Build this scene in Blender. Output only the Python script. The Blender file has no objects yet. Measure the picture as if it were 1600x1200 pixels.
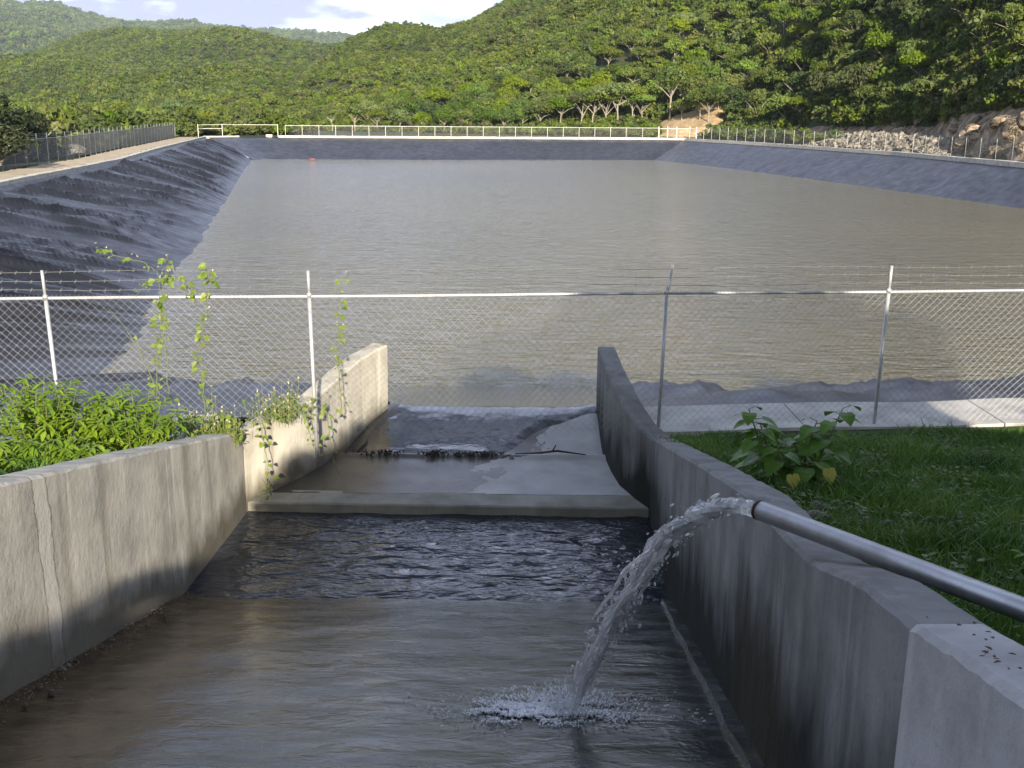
import bpy, bmesh, math, random
import numpy as np
from mathutils import Vector, Matrix, noise as mn
random.seed(7); rng = np.random.default_rng(7)
S = bpy.context.scene
R = math.radians

# ---------------------------------------------------------------- camera
F, CAMZ, PITCH, ROLL = 1642.0, 3.77, R(14.45), R(.5)
cd = bpy.data.cameras.new('camera'); cam = bpy.data.objects.new('camera', cd); S.collection.objects.link(cam)
cd.sensor_width = 36; cd.lens = 36*F/1600; cd.clip_start = .05; cd.clip_end = 30000
CR = Matrix.Rotation(math.pi/2-PITCH, 3, 'X') @ Matrix.Rotation(ROLL, 3, 'Z')
cam.matrix_world = Matrix.Translation((0, 0, CAMZ)) @ CR.to_4x4()
S.camera = cam
CO = Vector((0, 0, CAMZ))
def ray(x, y): return CR @ Vector(((x-800)/F, -(y-600)/F, -1))
def onz(x, y, z): d = ray(x, y); return CO + d*((z-CAMZ)/d.z)
def ony(x, y, Y): d = ray(x, y); return CO + d*(Y/d.y)

# ---------------------------------------------------------------- sky, sun, exposure
SUN_EL, SUN_AZ = 18.0, 8.0       # sun behind the camera, turned a little to +X
w = bpy.data.worlds.new('World'); S.world = w; w.use_nodes = True
nt = w.node_tree; nt.nodes.clear()
out = nt.nodes.new('ShaderNodeOutputWorld'); bg = nt.nodes.new('ShaderNodeBackground')
sky = nt.nodes.new('ShaderNodeTexSky'); sky.sky_type = 'NISHITA'; sky.sun_disc = False
sky.sun_elevation = R(SUN_EL); sky.sun_rotation = R(180-SUN_AZ); sky.air_density = 1.2; sky.dust_density = 1.0
tc = nt.nodes.new('ShaderNodeTexCoord'); mp = nt.nodes.new('ShaderNodeMapping'); mp.inputs['Scale'].default_value = (1, 1, 3.2)
nt.links.new(tc.outputs['Generated'], mp.inputs[0])
n1 = nt.nodes.new('ShaderNodeTexNoise'); n1.inputs['Scale'].default_value = 2.6; n1.inputs['Detail'].default_value = 7; n1.inputs['Roughness'].default_value = .58
mp.inputs['Location'].default_value = (.35, .2, .1)
nt.links.new(mp.outputs[0], n1.inputs['Vector'])
rp = nt.nodes.new('ShaderNodeValToRGB'); rp.color_ramp.elements[0].position = .38; rp.color_ramp.elements[1].position = .49
nt.links.new(n1.outputs['Fac'], rp.inputs[0])
n2 = nt.nodes.new('ShaderNodeTexNoise'); n2.inputs['Scale'].default_value = 6; n2.inputs['Detail'].default_value = 6
nt.links.new(mp.outputs[0], n2.inputs['Vector'])
r2 = nt.nodes.new('ShaderNodeValToRGB'); r2.color_ramp.elements[0].position = .43; r2.color_ramp.elements[1].position = .57
r2.color_ramp.elements[0].color = (6.8, 7.2, 11.2, 1); r2.color_ramp.elements[1].color = (23, 26, 35, 1)
nt.links.new(n2.outputs['Fac'], r2.inputs[0])
mx = nt.nodes.new('ShaderNodeMix'); mx.data_type = 'RGBA'
sep = nt.nodes.new('ShaderNodeSeparateXYZ'); nt.links.new(tc.outputs['Generated'], sep.inputs[0])
mr = nt.nodes.new('ShaderNodeMapRange'); mr.inputs[1].default_value = -.25; mr.inputs[2].default_value = .35; mr.inputs[3].default_value = .08; mr.inputs[4].default_value = 1; nt.links.new(sep.outputs[1], mr.inputs[0])   # the cloud bank stands ahead, over the hills
ml = nt.nodes.new('ShaderNodeMath'); ml.operation = 'MULTIPLY'; nt.links.new(rp.outputs[0], ml.inputs[0]); nt.links.new(mr.outputs[0], ml.inputs[1]); mz = nt.nodes.new('ShaderNodeMapRange'); mz.inputs[1].default_value = .5; mz.inputs[2].default_value = .8; mz.inputs[3].default_value = 1; mz.inputs[4].default_value = .12; nt.links.new(sep.outputs[2], mz.inputs[0])
m3 = nt.nodes.new('ShaderNodeMath'); m3.operation = 'MULTIPLY'; nt.links.new(ml.outputs[0], m3.inputs[0]); nt.links.new(mz.outputs[0], m3.inputs[1]); nt.links.new(m3.outputs[0], mx.inputs[0]); nt.links.new(sky.outputs[0], mx.inputs[6]); nt.links.new(r2.outputs[0], mx.inputs[7])
nt.links.new(mx.outputs[2], bg.inputs[0]); bg.inputs[1].default_value = .05; nt.links.new(bg.outputs[0], out.inputs[0])
ld = bpy.data.lights.new('sun', 'SUN'); ld.energy = 5.0; ld.angle = R(.5); ld.color = (1, .90, .74)
sun = bpy.data.objects.new('sun', ld); S.collection.objects.link(sun)
tos = Vector((math.sin(R(SUN_AZ))*math.cos(R(SUN_EL)), -math.cos(R(SUN_AZ))*math.cos(R(SUN_EL)), math.sin(R(SUN_EL))))
sun.rotation_euler = tos.to_track_quat('Z', 'Y').to_euler(); sun.location = (10, -60, 40)
S.view_settings.view_transform = 'Standard'; S.view_settings.look = 'None'; S.view_settings.exposure = 1.05; S.view_settings.gamma = 1
S.render.engine = 'CYCLES'; S.cycles.use_denoising = True; S.cycles.max_bounces = 9; S.cycles.transmission_bounces = 8; S.cycles.transparent_max_bounces = 8
S.cycles.volume_bounces = 0

# ---------------------------------------------------------------- helpers
def link(o, parent=None):
    S.collection.objects.link(o)
    if parent is not None: o.parent = parent
    return o
def mesh_obj(name, v, f, mat, parent=None, smooth=False):
    me = bpy.data.meshes.new(name)
    me.from_pydata([tuple(p) for p in v], [], [tuple(q) for q in f]); me.update()
    if smooth: me.polygons.foreach_set('use_smooth', [True]*len(me.polygons))
    if mat is not None:
        for m in (mat if isinstance(mat, (list, tuple)) else [mat]): me.materials.append(m)
    return link(bpy.data.objects.new(name, me), parent)
def tag(o, label=None, cat=None, group=None, kind=None):
    if label: o['label'] = label
    if cat: o['category'] = cat
    if group: o['group'] = group
    if kind: o['kind'] = kind
    return o
def empty(name, loc=(0, 0, 0), rz=0):
    o = bpy.data.objects.new(name, None); o.empty_display_size = .2; link(o); o.location = loc; o.rotation_euler = (0, 0, rz); return o
def dup(root, loc, rz=0, sc=1, label=None):
    c = root.copy(); link(c); c.location = loc; c.rotation_euler = (0, 0, rz); c.scale = (sc, sc, sc) if not hasattr(sc, '__len__') else sc
    if label: c['label'] = label
    for ch in [k for k in S.collection.objects if k.parent == root]:
        d = ch.copy(); link(d); d.parent = c
    return c
class MB:
    def __init__(s): s.v = []; s.f = []
    def add(s, v, f):
        b = len(s.v); s.v += [tuple(p) for p in v]; s.f += [tuple(i+b for i in q) for q in f]
    def box(s, x0, x1, y0, y1, z0, z1):
        s.add([(x0,y0,z0),(x1,y0,z0),(x1,y1,z0),(x0,y1,z0),(x0,y0,z1),(x1,y0,z1),(x1,y1,z1),(x0,y1,z1)],
              [(0,3,2,1),(4,5,6,7),(0,1,5,4),(1,2,6,5),(2,3,7,6),(3,0,4,7)])
    def tube(s, pts, r, n=6, cap=True):
        pts = [Vector(p) for p in pts]; k = len(pts); vs = []; fs = []
        rr = r if hasattr(r, '__len__') else [r]*k
        up = Vector((0, 0, 1)); prev = None
        for i, p in enumerate(pts):
            t = (pts[min(i+1, k-1)]-pts[max(i-1, 0)])
            if t.length < 1e-9: t = Vector((0, 0, 1))
            t.normalize()
            a = prev if prev is not None else (up if abs(t.z) < .9 else Vector((1, 0, 0)))
            a = (a - t*a.dot(t))
            if a.length < 1e-6: a = t.orthogonal()
            a.normalize(); b = t.cross(a); prev = a
            for j in range(n):
                th = 2*math.pi*j/n; vs.append(p+(a*math.cos(th)+b*math.sin(th))*rr[i])
        for i in range(k-1):
            for j in range(n):
                fs.append((i*n+j, i*n+(j+1) % n, (i+1)*n+(j+1) % n, (i+1)*n+j))
        if cap: fs += [tuple(range(n))[::-1], tuple(range((k-1)*n, k*n))]
        s.add(vs, fs)
    def build(s, name, mat, parent=None, smooth=False): return mesh_obj(name, s.v, s.f, mat, parent, smooth)

class NT:   # tiny node builder
    def __init__(s, name):
        s.m = bpy.data.materials.new(name); s.m.use_nodes = True; s.t = s.m.node_tree; s.p = s.t.nodes['Principled BSDF']
    def n(s, typ, **k):
        x = s.t.nodes.new('ShaderNode'+typ)
        for a, b in k.items(): setattr(x, a, b)
        return x
    def l(s, a, b): s.t.links.new(a, b)
    def coord(s, scale=(1, 1, 1), kind='Object'):
        t = s.n('TexCoord'); m = s.n('Mapping'); m.inputs['Scale'].default_value = scale; s.l(t.outputs[kind], m.inputs[0]); return m.outputs[0]
    def noise(s, scale, detail=4, rough=.55, vec=None, dist=0):
        x = s.n('TexNoise'); x.inputs['Scale'].default_value = scale; x.inputs['Detail'].default_value = detail
        x.inputs['Roughness'].default_value = rough; x.inputs['Distortion'].default_value = dist
        if vec is not None: s.l(vec, x.inputs['Vector'])
        return x.outputs['Fac']
    def ramp(s, fac, *st):
        r = s.n('ValToRGB'); e = r.color_ramp.elements
        while len(e) < len(st): e.new(.5)
        for q, (p, c) in zip(e, st):
            q.position = p; q.color = (c, c, c, 1) if not hasattr(c, '__len__') else (*c, 1)
        s.l(fac, r.inputs[0]); return r.outputs[0]
    def mix(s, fac, a, b, mode='MIX'):
        x = s.n('Mix', data_type='RGBA', blend_type=mode)
        for v, i in ((fac, 0), (a, 6), (b, 7)):
            if hasattr(v, 'is_output'): s.l(v, x.inputs[i])
            elif i == 0: x.inputs[0].default_value = v
            else: x.inputs[i].default_value = (*v, 1)
        return x.outputs[2]
    def math(s, op, a, b=0.0, c=None):
        x = s.n('Math', operation=op)
        for v, i in ((a, 0), (b, 1), (c, 2)):
            if v is None: continue
            if hasattr(v, 'is_output'): s.l(v, x.inputs[i])
            else: x.inputs[i].default_value = v
        return x.outputs[0]
    def set(s, col=None, rough=None, **k):
        for key, v in (('Base Color', col), ('Roughness', rough), *((q.replace('_', ' '), z) for q, z in k.items())):
            if v is None: continue
            if hasattr(v, 'is_output'): s.l(v, s.p.inputs[key])
            else: s.p.inputs[key].default_value = (*v, 1) if hasattr(v, '__len__') and len(v) == 3 else v
        return s
    def bump(s, h, strength=.5, dist=.02):
        b = s.n('Bump'); b.inputs['Strength'].default_value = strength; b.inputs['Distance'].default_value = dist
        s.l(h, b.inputs['Height']); s.l(b.outputs[0], s.p.inputs['Normal']); return s

def concrete(name, base, streak=1.0, wet_z=None):
    a = NT(name); c = a.coord()
    n = a.noise(2.2, 6, .6, c); col = a.ramp(n, (.28, tuple(x*.66 for x in base)), (.52, base), (.75, tuple(min(1, x*1.22) for x in base)))
    st = a.noise(1, 5, .65, a.coord((5.5, 5.5, .22)))
    col = a.mix(a.math('MULTIPLY', a.ramp(st, (.56, 0.), (.70, 1.)), .55*streak), col, tuple(min(1, x*1.75) for x in base))
    col = a.mix(a.math('MULTIPLY', a.ramp(a.noise(1, 5, .6, a.coord((3.5, 3.5, .16))), (.50, 0.), (.68, 1.)), .65*streak), col, tuple(x*.42 for x in (base[0]*1.05, base[1], base[2]*.86)))
    sp = a.noise(26, 3, .7, c); col = a.mix(a.math('MULTIPLY', a.ramp(sp, (.60, 0.), (.72, 1.)), .35), col, tuple(x*.5 for x in base))
    h = a.math('ADD', a.math('MULTIPLY', a.noise(9, 6, .65, c), .6), a.math('MULTIPLY', sp, .25))
    a.set(col, .9, Specular_IOR_Level=.18).bump(h, .55, .02); a.colsock = col
    return a
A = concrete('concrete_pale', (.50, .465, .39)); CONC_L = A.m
# rough band of repair mortar down the wall
_t = A.n('TexCoord'); _s = A.n('SeparateXYZ'); A.l(_t.outputs['Object'], _s.inputs[0])
_d = A.math('ABSOLUTE', A.math('ADD', A.math('SUBTRACT', _s.outputs[1], 6.97), A.math('MULTIPLY_ADD', A.noise(3.5, 5, .65, A.coord()), .16, -.08)))
A.colsock = A.mix(A.math('MULTIPLY', A.ramp(_d, (.075, 1.), (.10, 0.)), .55), A.colsock, (.66, .62, .53))
A.colsock = A.mix(A.math('MULTIPLY', A.ramp(A.math('ABSOLUTE', A.math('SUBTRACT', _d, .098)), (.004, 1.), (.012, 0.)), .6), A.colsock, (.14, .12, .09)); A.set(A.colsock)
# darker band low on the walls, wet on the right one: slab height follows y
def low_band(a, base_z_nodes, dark, width=.55, amount=.9):
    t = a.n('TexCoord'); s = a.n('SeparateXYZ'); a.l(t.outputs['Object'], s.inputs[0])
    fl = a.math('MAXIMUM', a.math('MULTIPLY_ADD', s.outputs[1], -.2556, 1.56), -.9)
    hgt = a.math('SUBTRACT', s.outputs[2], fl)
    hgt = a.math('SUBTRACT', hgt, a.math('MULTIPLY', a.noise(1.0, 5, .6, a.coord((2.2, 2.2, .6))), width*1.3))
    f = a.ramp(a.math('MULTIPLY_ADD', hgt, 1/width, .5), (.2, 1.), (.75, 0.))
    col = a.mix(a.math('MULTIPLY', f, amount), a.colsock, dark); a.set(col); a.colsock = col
low_band(A, None, (.115, .098, .066), .6, .85)
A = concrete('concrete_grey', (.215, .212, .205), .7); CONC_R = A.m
low_band(A, None, (.016, .017, .014), 1.2, .97)
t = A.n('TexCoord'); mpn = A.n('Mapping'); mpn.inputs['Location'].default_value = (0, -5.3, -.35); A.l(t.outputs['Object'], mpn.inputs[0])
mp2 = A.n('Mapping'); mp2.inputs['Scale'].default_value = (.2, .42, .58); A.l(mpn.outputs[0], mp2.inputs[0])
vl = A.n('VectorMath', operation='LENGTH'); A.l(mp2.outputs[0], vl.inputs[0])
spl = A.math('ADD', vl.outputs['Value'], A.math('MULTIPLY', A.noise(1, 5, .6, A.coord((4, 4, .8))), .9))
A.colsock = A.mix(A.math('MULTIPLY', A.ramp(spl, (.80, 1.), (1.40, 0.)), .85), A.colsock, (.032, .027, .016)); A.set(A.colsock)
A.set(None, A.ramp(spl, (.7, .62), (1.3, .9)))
CONC_KERB = concrete('concrete_kerb', (.60, .57, .51), .3).m
CONC_WALK = concrete('concrete_walk', (.50, .48, .44), .0).m
CONC_NEW = concrete('concrete_block', (.40, .395, .39), .25).m

# wet floor of the channel
A = NT('wet_channel_floor'); c = A.coord()
n = A.noise(.9, 6, .62, A.coord((1, .55, 1)), .6)
col = A.ramp(n, (.30, (.012, .012, .011)), (.46, (.026, .027, .025)), (.60, (.040, .043, .044)), (.76, (.075, .079, .082)))
col = A.mix(A.ramp(A.noise(2.6, 5, .6, A.coord((.6, 1.5, 1))), (.50, 0.), (.66, .8)), col, (.050, .046, .024))
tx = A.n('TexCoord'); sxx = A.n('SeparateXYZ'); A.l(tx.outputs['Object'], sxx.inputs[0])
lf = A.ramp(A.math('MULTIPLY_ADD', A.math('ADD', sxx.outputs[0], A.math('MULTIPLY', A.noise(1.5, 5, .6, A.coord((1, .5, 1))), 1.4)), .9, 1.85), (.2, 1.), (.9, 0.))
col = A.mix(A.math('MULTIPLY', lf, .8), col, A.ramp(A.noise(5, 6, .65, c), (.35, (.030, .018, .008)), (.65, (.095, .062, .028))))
flow = A.noise(1, 4, .5, A.coord((1.5, 2.3, 1)), 1.2)
A.set(col, A.ramp(A.noise(3, 4, .6, A.coord((.5, 2.2, 1))), (.35, .12), (.65, .34)), Specular_IOR_Level=.42)
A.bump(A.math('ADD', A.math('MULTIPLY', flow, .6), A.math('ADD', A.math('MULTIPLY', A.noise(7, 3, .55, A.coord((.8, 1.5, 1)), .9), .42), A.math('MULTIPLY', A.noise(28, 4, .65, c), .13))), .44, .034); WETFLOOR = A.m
A = NT('apron_floor'); c = A.coord()
ax = A.n('SeparateXYZ'); t = A.n('TexCoord'); A.l(t.outputs['Object'], ax.inputs[0])
edge = A.math('ADD', ax.outputs[0], A.math('MULTIPLY_ADD', A.noise(1.4, 5, .6, c, .4), 1.7, -.85))
edge = A.math('ADD', edge, A.math('MULTIPLY', A.math('SUBTRACT', ax.outputs[1], 12.6), -.55))
wetf = A.ramp(A.math('MULTIPLY_ADD', edge, 3.5, 1.9), (.48, 1.), (.54, 0.))
dry = A.ramp(A.noise(3, 6, .6, c), (.3, (.38, .38, .375)), (.7, (.50, .495, .485)))
wet = A.ramp(A.noise(1.6, 6, .6, A.coord((1, .5, 1))), (.3, (.045, .040, .030)), (.7, (.10, .090, .072)))
A.set(A.mix(wetf, dry, wet), A.ramp(wetf, (.0, .85), (1., .36)), Specular_IOR_Level=.35)
A.bump(A.math('ADD', A.math('MULTIPLY', A.noise(1, 5, .6, A.coord((7, 3, 1)), .6), A.math('MULTIPLY', wetf, .8)), A.math('MULTIPLY', A.noise(30, 4, .6, c), .2)), .5, .02); APRON = A.m

# waters
def water_mat(name, col, rough, sc, strength, dist, vs=(1, 1, 1), spec=.5, ior=1.33):
    a = NT(name)
    h1 = a.noise(sc, 4 if sc > 2.2 or sc < 1 else 2, .5, a.coord(vs), .7); h2 = a.noise(sc*3.1, 3, .5, a.coord(vs), .3)
    a.set(col, rough, IOR=ior, Specular_IOR_Level=spec).bump(a.math('ADD', h1, a.math('MULTIPLY', h2, .35)), strength, dist); return a
POND = water_mat('pond_water_silty', (.15, .128, .085), .10, .9, .75, .19, (1, 2.8, 1), .5, 1.62); POND.set(POND.ramp(POND.noise(.05, 3, .5, POND.coord()), (.3, (.120, .100, .036)), (.7, (.155, .128, .047)))); POND = POND.m
POOL = water_mat('pool_water_dark', (.034, .038, .046), .06, 2.0, .75, .115, (1, 1.9, 1)).m
SHEET = water_mat('outflow_water', (.03, .031, .032), .08, 2.4, .3, .03, (1, 1.6, 1), .5, 1.5).m
A = NT('stream_water'); A.set((.97, .98, 1.0), .02, IOR=1.36, Transmission_Weight=.72, Specular_IOR_Level=.9); STREAM = A.m
A = NT('white_foam'); A.set((.90, .91, .94), .4); A.p.inputs['Transmission Weight'].default_value = .1; FOAM = A.m

# pond liner
A = NT('black_liner'); c = A.coord()
A.set(A.ramp(A.noise(.35, 5, .6, c), (.3, (.012, .013, .018)), (.7, (.026, .028, .038))), A.ramp(A.noise(1.2, 4, .6, c), (.3, .34), (.7, .52)), Specular_IOR_Level=.36)
A.bump(A.math('ADD', A.noise(2.5, 5, .6, c), A.math('MULTIPLY', A.noise(.8, 3, .5, c), .6)), .35, .06); LINER = A.m
A = NT('brown_sediment'); A.set(A.ramp(A.noise(6, 6, .6, A.coord()), (.3, (.20, .15, .09)), (.7, (.36, .29, .20))), .9).bump(A.noise(20, 5, .6, A.coord()), .6, .03); SEDI = A.m

# metal
def metal(name, col, rough, met=1.0):
    a = NT(name); a.set(a.mix(a.ramp(a.noise(14, 5, .6, a.coord()), (.4, 0.), (.7, .6)), col, tuple(x*.62 for x in col)), rough, Metallic=met); return a.m
GALV = metal('galvanised_steel', (.55, .56, .57), .45, .45); PIPE = metal('zinc_pipe', (.33, .34, .355), .40, .75)
WIRE = metal('fence_wire', (.31, .31, .305), .5, .5); RUST = metal('rusty_steel', (.060, .026, .018), .8, .2)
PAINT = NT('white_paint'); PAINT.set(PAINT.ramp(PAINT.noise(3, 5, .6, PAINT.coord()), (.3, (.66, .64, .58)), (.7, (.8, .79, .75))), .6); PAINT = PAINT.m

# greens
def leaf_mat(name, cols, trans=.25, rough=.5, rnd=True, nsc=3.0, spec=.3):
    a = NT(name); n = a.noise(nsc, 3, .6, a.coord())
    col = a.ramp(n, (.30, cols[0]), (.5, cols[1]), (.70, cols[2]))
    if rnd:
        oi = a.n('ObjectInfo'); hs = a.n('HueSaturation')
        a.l(a.math('MULTIPLY_ADD', oi.outputs['Random'], .045, .478), hs.inputs['Hue'])
        r2 = a.math('FRACT', a.math('MULTIPLY', oi.outputs['Random'], 7.31)); a.l(a.math('MULTIPLY_ADD', r2, .75, .62), hs.inputs['Value'])
        r3 = a.math('FRACT', a.math('MULTIPLY', oi.outputs['Random'], 3.77)); a.l(a.math('MULTIPLY_ADD', r3, .35, .75), hs.inputs['Saturation'])
        a.l(col, hs.inputs['Color']); gp = a.n('NewGeometry'); pn = a.noise(.035, 5, .6, gp.outputs['Position']); col = a.mix(1.0, hs.outputs[0], a.ramp(pn, (.30, (.50, .58, .62)), (.5, (.85, .86, .85)), (.68, (1.15, 1.1, .95))), 'MULTIPLY')
    a.set(col, rough, Specular_IOR_Level=spec)
    if trans:
        tr = a.n('BsdfTranslucent'); a.l(col, tr.inputs[0]); ms = a.n('MixShader'); ms.inputs[0].default_value = trans
        o = [q for q in a.t.nodes if q.type == 'OUTPUT_MATERIAL'][0]
        a.l(a.p.outputs[0], ms.inputs[1]); a.l(tr.outputs[0], ms.inputs[2]); a.l(ms.outputs[0], o.inputs[0])
    return a.m
TREELEAF = leaf_mat('tree_leaf', ((.062, .105, .010), (.115, .170, .014), (.17, .215, .028)), .2, .6, True, 1.2)
FORLEAF = leaf_mat('forest_leaf', ((.055, .090, .010), (.105, .145, .015), (.165, .190, .034)), .15, .7, True, .7)
DARKLEAF = leaf_mat('dark_leaf', ((.018, .030, .010), (.030, .046, .014), (.05, .07, .02)), .15, .6, True, 1.2)
BUSHLEAF = leaf_mat('bush_leaf', ((.11, .19, .014), (.18, .29, .022), (.28, .39, .045)), .35, .45, False, 5)
VINELEAF = leaf_mat('vine_leaf', ((.10, .16, .028), (.17, .24, .042), (.30, .34, .08)), .35, .5, False, 6)
BROADLEAF = leaf_mat('broad_leaf', ((.075, .16, .018), (.11, .22, .025), (.16, .28, .04)), .3, .42, False, 4)
YELLOWLEAF = leaf_mat('yellow_leaf', ((.38, .34, .05), (.48, .43, .08), (.50, .46, .12)), .3, .5, False, 5)
BLOSSOM = leaf_mat('pale_blossom', ((.55, .48, .30), (.68, .60, .40), (.78, .70, .50)), .3, .6, False, 6)
GRASS = leaf_mat('grass_blade', ((.042, .095, .012), (.085, .17, .022), (.15, .24, .045)), .3, .5, False, 1.3)
STEM = NT('green_stem'); STEM.set((.16, .18, .06), .6); STEM = STEM.m
A = NT('pale_bark'); A.set(A.ramp(A.noise(4, 5, .6, A.coord((1, 1, .4))), (.3, (.20, .17, .13)), (.7, (.42, .38, .31))), .9); BARK = A.m
# terrain: earth, undergrowth and bare cut rock, by slope
A = NT('hill_ground'); c = A.coord()
g = A.n('NewGeometry'); sx = A.n('SeparateXYZ'); A.l(g.outputs['Normal'], sx.inputs[0])
green = A.ramp(A.noise(.25, 6, .65, c), (.3, (.022, .034, .010)), (.55, (.045, .062, .018)), (.75, (.10, .095, .045)))
rock = A.ramp(A.noise(.9, 7, .65, c, .6), (.34, (.06, .045, .03)), (.46, (.26, .19, .12)), (.60, (.46, .36, .25)), (.78, (.60, .52, .40)))
atn = A.n('Attribute', attribute_name='bare_rock')
A.set(A.mix(A.ramp(A.math('ADD', atn.outputs['Fac'], A.math('MULTIPLY_ADD', A.noise(.8, 5, .6, c), .6, -.3)), (.35, 0.), (.6, 1.)), green, A.mix(A.ramp(A.math('SUBTRACT', atn.outputs['Fac'], 1.0), (.1, 0.), (.5, 1.)), rock, A.ramp(A.noise(.9, 6, .6, c), (.3, (.42, .27, .13)), (.7, (.66, .50, .30))))), .95)
A.bump(A.math('ADD', A.noise(.6, 7, .65, c), A.math('MULTIPLY', A.noise(3, 6, .65, c), .4)), .9, .8); HILLG = A.m
A = NT('soil_ground'); c = A.coord(); A.set(A.ramp(A.noise(1.6, 6, .6, c), (.3, (.030, .040, .014)), (.6, (.06, .06, .025)), (.8, (.12, .10, .06))), .95).bump(A.noise(6, 6, .65, c), .8, .06); SOIL = A.m
A = NT('dirt_path'); c = A.coord(); A.set(A.ramp(A.noise(1.2, 6, .6, c), (.3, (.34, .27, .18)), (.7, (.52, .44, .32))), .95).bump(A.noise(8, 5, .6, c), .5, .03); DIRT = A.m
def rock_mat(name, c0, c1, c2):
    a = NT(name); c = a.coord(); oi = a.n('ObjectInfo')
    col = a.ramp(a.noise(1.3, 8, .68, c, .5), (.30, c0), (.5, c1), (.72, c2))
    vo = a.n('TexVoronoi', feature='DISTANCE_TO_EDGE'); vo.inputs['Scale'].default_value = 1.5
    wv = a.n('VectorMath', operation='ADD'); a.l(c, wv.inputs[0]); nv = a.n('TexNoise'); nv.inputs['Scale'].default_value = 2.5; nv.inputs['Detail'].default_value = 4; a.l(c, nv.inputs['Vector']); a.l(nv.outputs['Color'], wv.inputs[1]); a.l(wv.outputs[0], vo.inputs['Vector'])
    ck = a.ramp(vo.outputs['Distance'], (.0, 0.), (.07, 1.)); col = a.mix(ck, tuple(x*.35 for x in c0), col)
    hs = a.n('HueSaturation'); a.l(a.math('MULTIPLY_ADD', oi.outputs['Random'], .6, .7), hs.inputs['Value']); a.l(col, hs.inputs['Color'])
    a.set(hs.outputs[0], .92).bump(a.math('ADD', a.math('ADD', a.noise(2.2, 7, .65, c), a.math('MULTIPLY', a.noise(9, 5, .6, c), .5)), a.math('MULTIPLY', ck, .6)), .95, .22); return a.m
ROCK = rock_mat('tan_rock', (.06, .045, .03), (.33, .25, .17), (.55, .46, .35)); STONE = rock_mat('grey_stone', (.22, .19, .15), (.46, .41, .33), (.64, .58, .48))
PALE = rock_mat('pale_stone', (.34, .30, .24), (.50, .45, .36), (.62, .57, .48))

# ---------------------------------------------------------------- terrain functions
WZ = -2.85
# crest (outer rim, z=0) and waterline of the pond, matched, counter-clockwise
CW = [(-20.5,11.1,-10.2,26.6),(-14,11.75,-8.9,25.5),(-8,12.35,-7.5,25.05),(0,13.15,0,25.0),(8,13.95,8,25.3),(20,15.1,18,27),(41,17,34,29),
      (42.5,50,38,50),(42.3,85,38.2,80),(40.1,113,33.1,111),(33.8,143.6,27.5,138),(26.8,169.3,21.1,161),(20,170,15,160.3),(0,167.2,0,158),(-10,165.6,-9.5,155.4),
      (-41.0,162.6,-35.0,152.5),(-45.0,157.5,-36.4,149.5),(-35.9,109.2,-26.5,103),(-30.5,83.2,-21.5,80),(-28.1,66.9,-18.9,67.6),(-26.5,54.9,-15.6,52.4),(-24.5,40,-12.7,38),(-22.5,25,-11.2,32)]
CWn = np.array(CW+[CW[0]], float)
cl = np.r_[0, np.cumsum(np.hypot(*np.diff(CWn[:, :2], axis=0).T))]; PER = cl[-1]
def crest(u): return np.array([np.interp(u % PER, cl, CWn[:, k]) for k in range(4)])
U_NEAR = (cl[0], cl[6]); U_RIGHT = (cl[6], cl[11]); U_FAR = (cl[11], cl[16]); U_LEFT = (cl[16], cl[-1])
def ss(a, b, x): t = np.clip((x-a)/(b-a), 0, 1); return t*t*(3-2*t)
def g_near(x, y): return np.minimum(np.maximum(0, .21*(11.6-y)), 2.25)
def el_of(y): return math.degrees(math.atan((176-y)/1650))
#           px    rb   rr   ridge elevation (deg)
HA = np.array([(-600,400,900,-0.60),(60,330,900,-0.50),(150,300,900,-0.25),(220,280,880,0.40),(300,265,860,0.40),(400,250,830,1.35),(480,240,770,2.25),(545,232,710,3.55),(600,226,680,4.25),(640,222,660,4.40),(690,218,640,4.35),(730,214,620,4.85),(800,206,590,6.20),
      (1000,193,500,8.80),(1080,187,460,10.00),(1200,170,400,12.50),(1300,149,350,14.50),(1400,135,310,16.00),(1500,119,280,17.50),(1600,107,260,18.50),(1900,88,230,18.50),(2600,75,220,17.00)], float)
HB = np.array([(-900,500,1500,1.28),(-300,420,1450,1.48),(0,400,1400,2.03),(70,400,1350,2.93),(140,400,1300,3.78),(200,400,1300,4.00),(270,400,1300,4.00),(345,400,1280,4.13),(400,400,1280,3.73),(450,400,1280,3.33),(500,400,1280,3.18),(600,420,1300,3.48),(800,450,1300,3.58),(1100,500,1400,2.28),(2600,500,1400,2.28)], float)
HC = np.array([(-900,1800,3600,4.05),(-200,1800,3600,5.45),(0,1800,3600,5.00),(40,1800,3600,4.70),(100,1800,3600,4.75),(135,1800,3600,4.35),(200,1900,3600,3.95),(300,2000,3700,3.85),(440,2000,3800,3.80),(490,2000,3800,3.83),(560,2000,3800,3.55),(900,2000,3800,3.55),(2600,2000,3800,3.55)], float)
def azpx(x, y):
    a = np.arctan2(x, y); a = np.clip(a, -1.2, 1.2); return 800+np.tan(a)*1696
def hill(tab, x, y, tree, p=1.05):
    px = azpx(x, y); r = np.hypot(x, y)
    rb = np.interp(px, tab[:, 0], tab[:, 1]); rr = np.interp(px, tab[:, 0], tab[:, 2]); e = np.interp(px, tab[:, 0], tab[:, 3])
    hz = CAMZ+rr*np.tan(np.radians(e))-tree
    s = (r-rb)/(rr-rb)
    h = np.where(s < 1, hz*np.clip(s, 0, 1)**p, hz*(1-.35*np.clip(s-1, 0, 2)))
    back = ss(-40, 30, y)
    return np.where(s > 0, h*back, 0), s, px
def vn(x, y, sc, seed=0): return np.array([mn.noise(Vector((a/sc, b/sc, seed))) for a, b in zip(np.ravel(x), np.ravel(y))]).reshape(np.shape(x))
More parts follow.
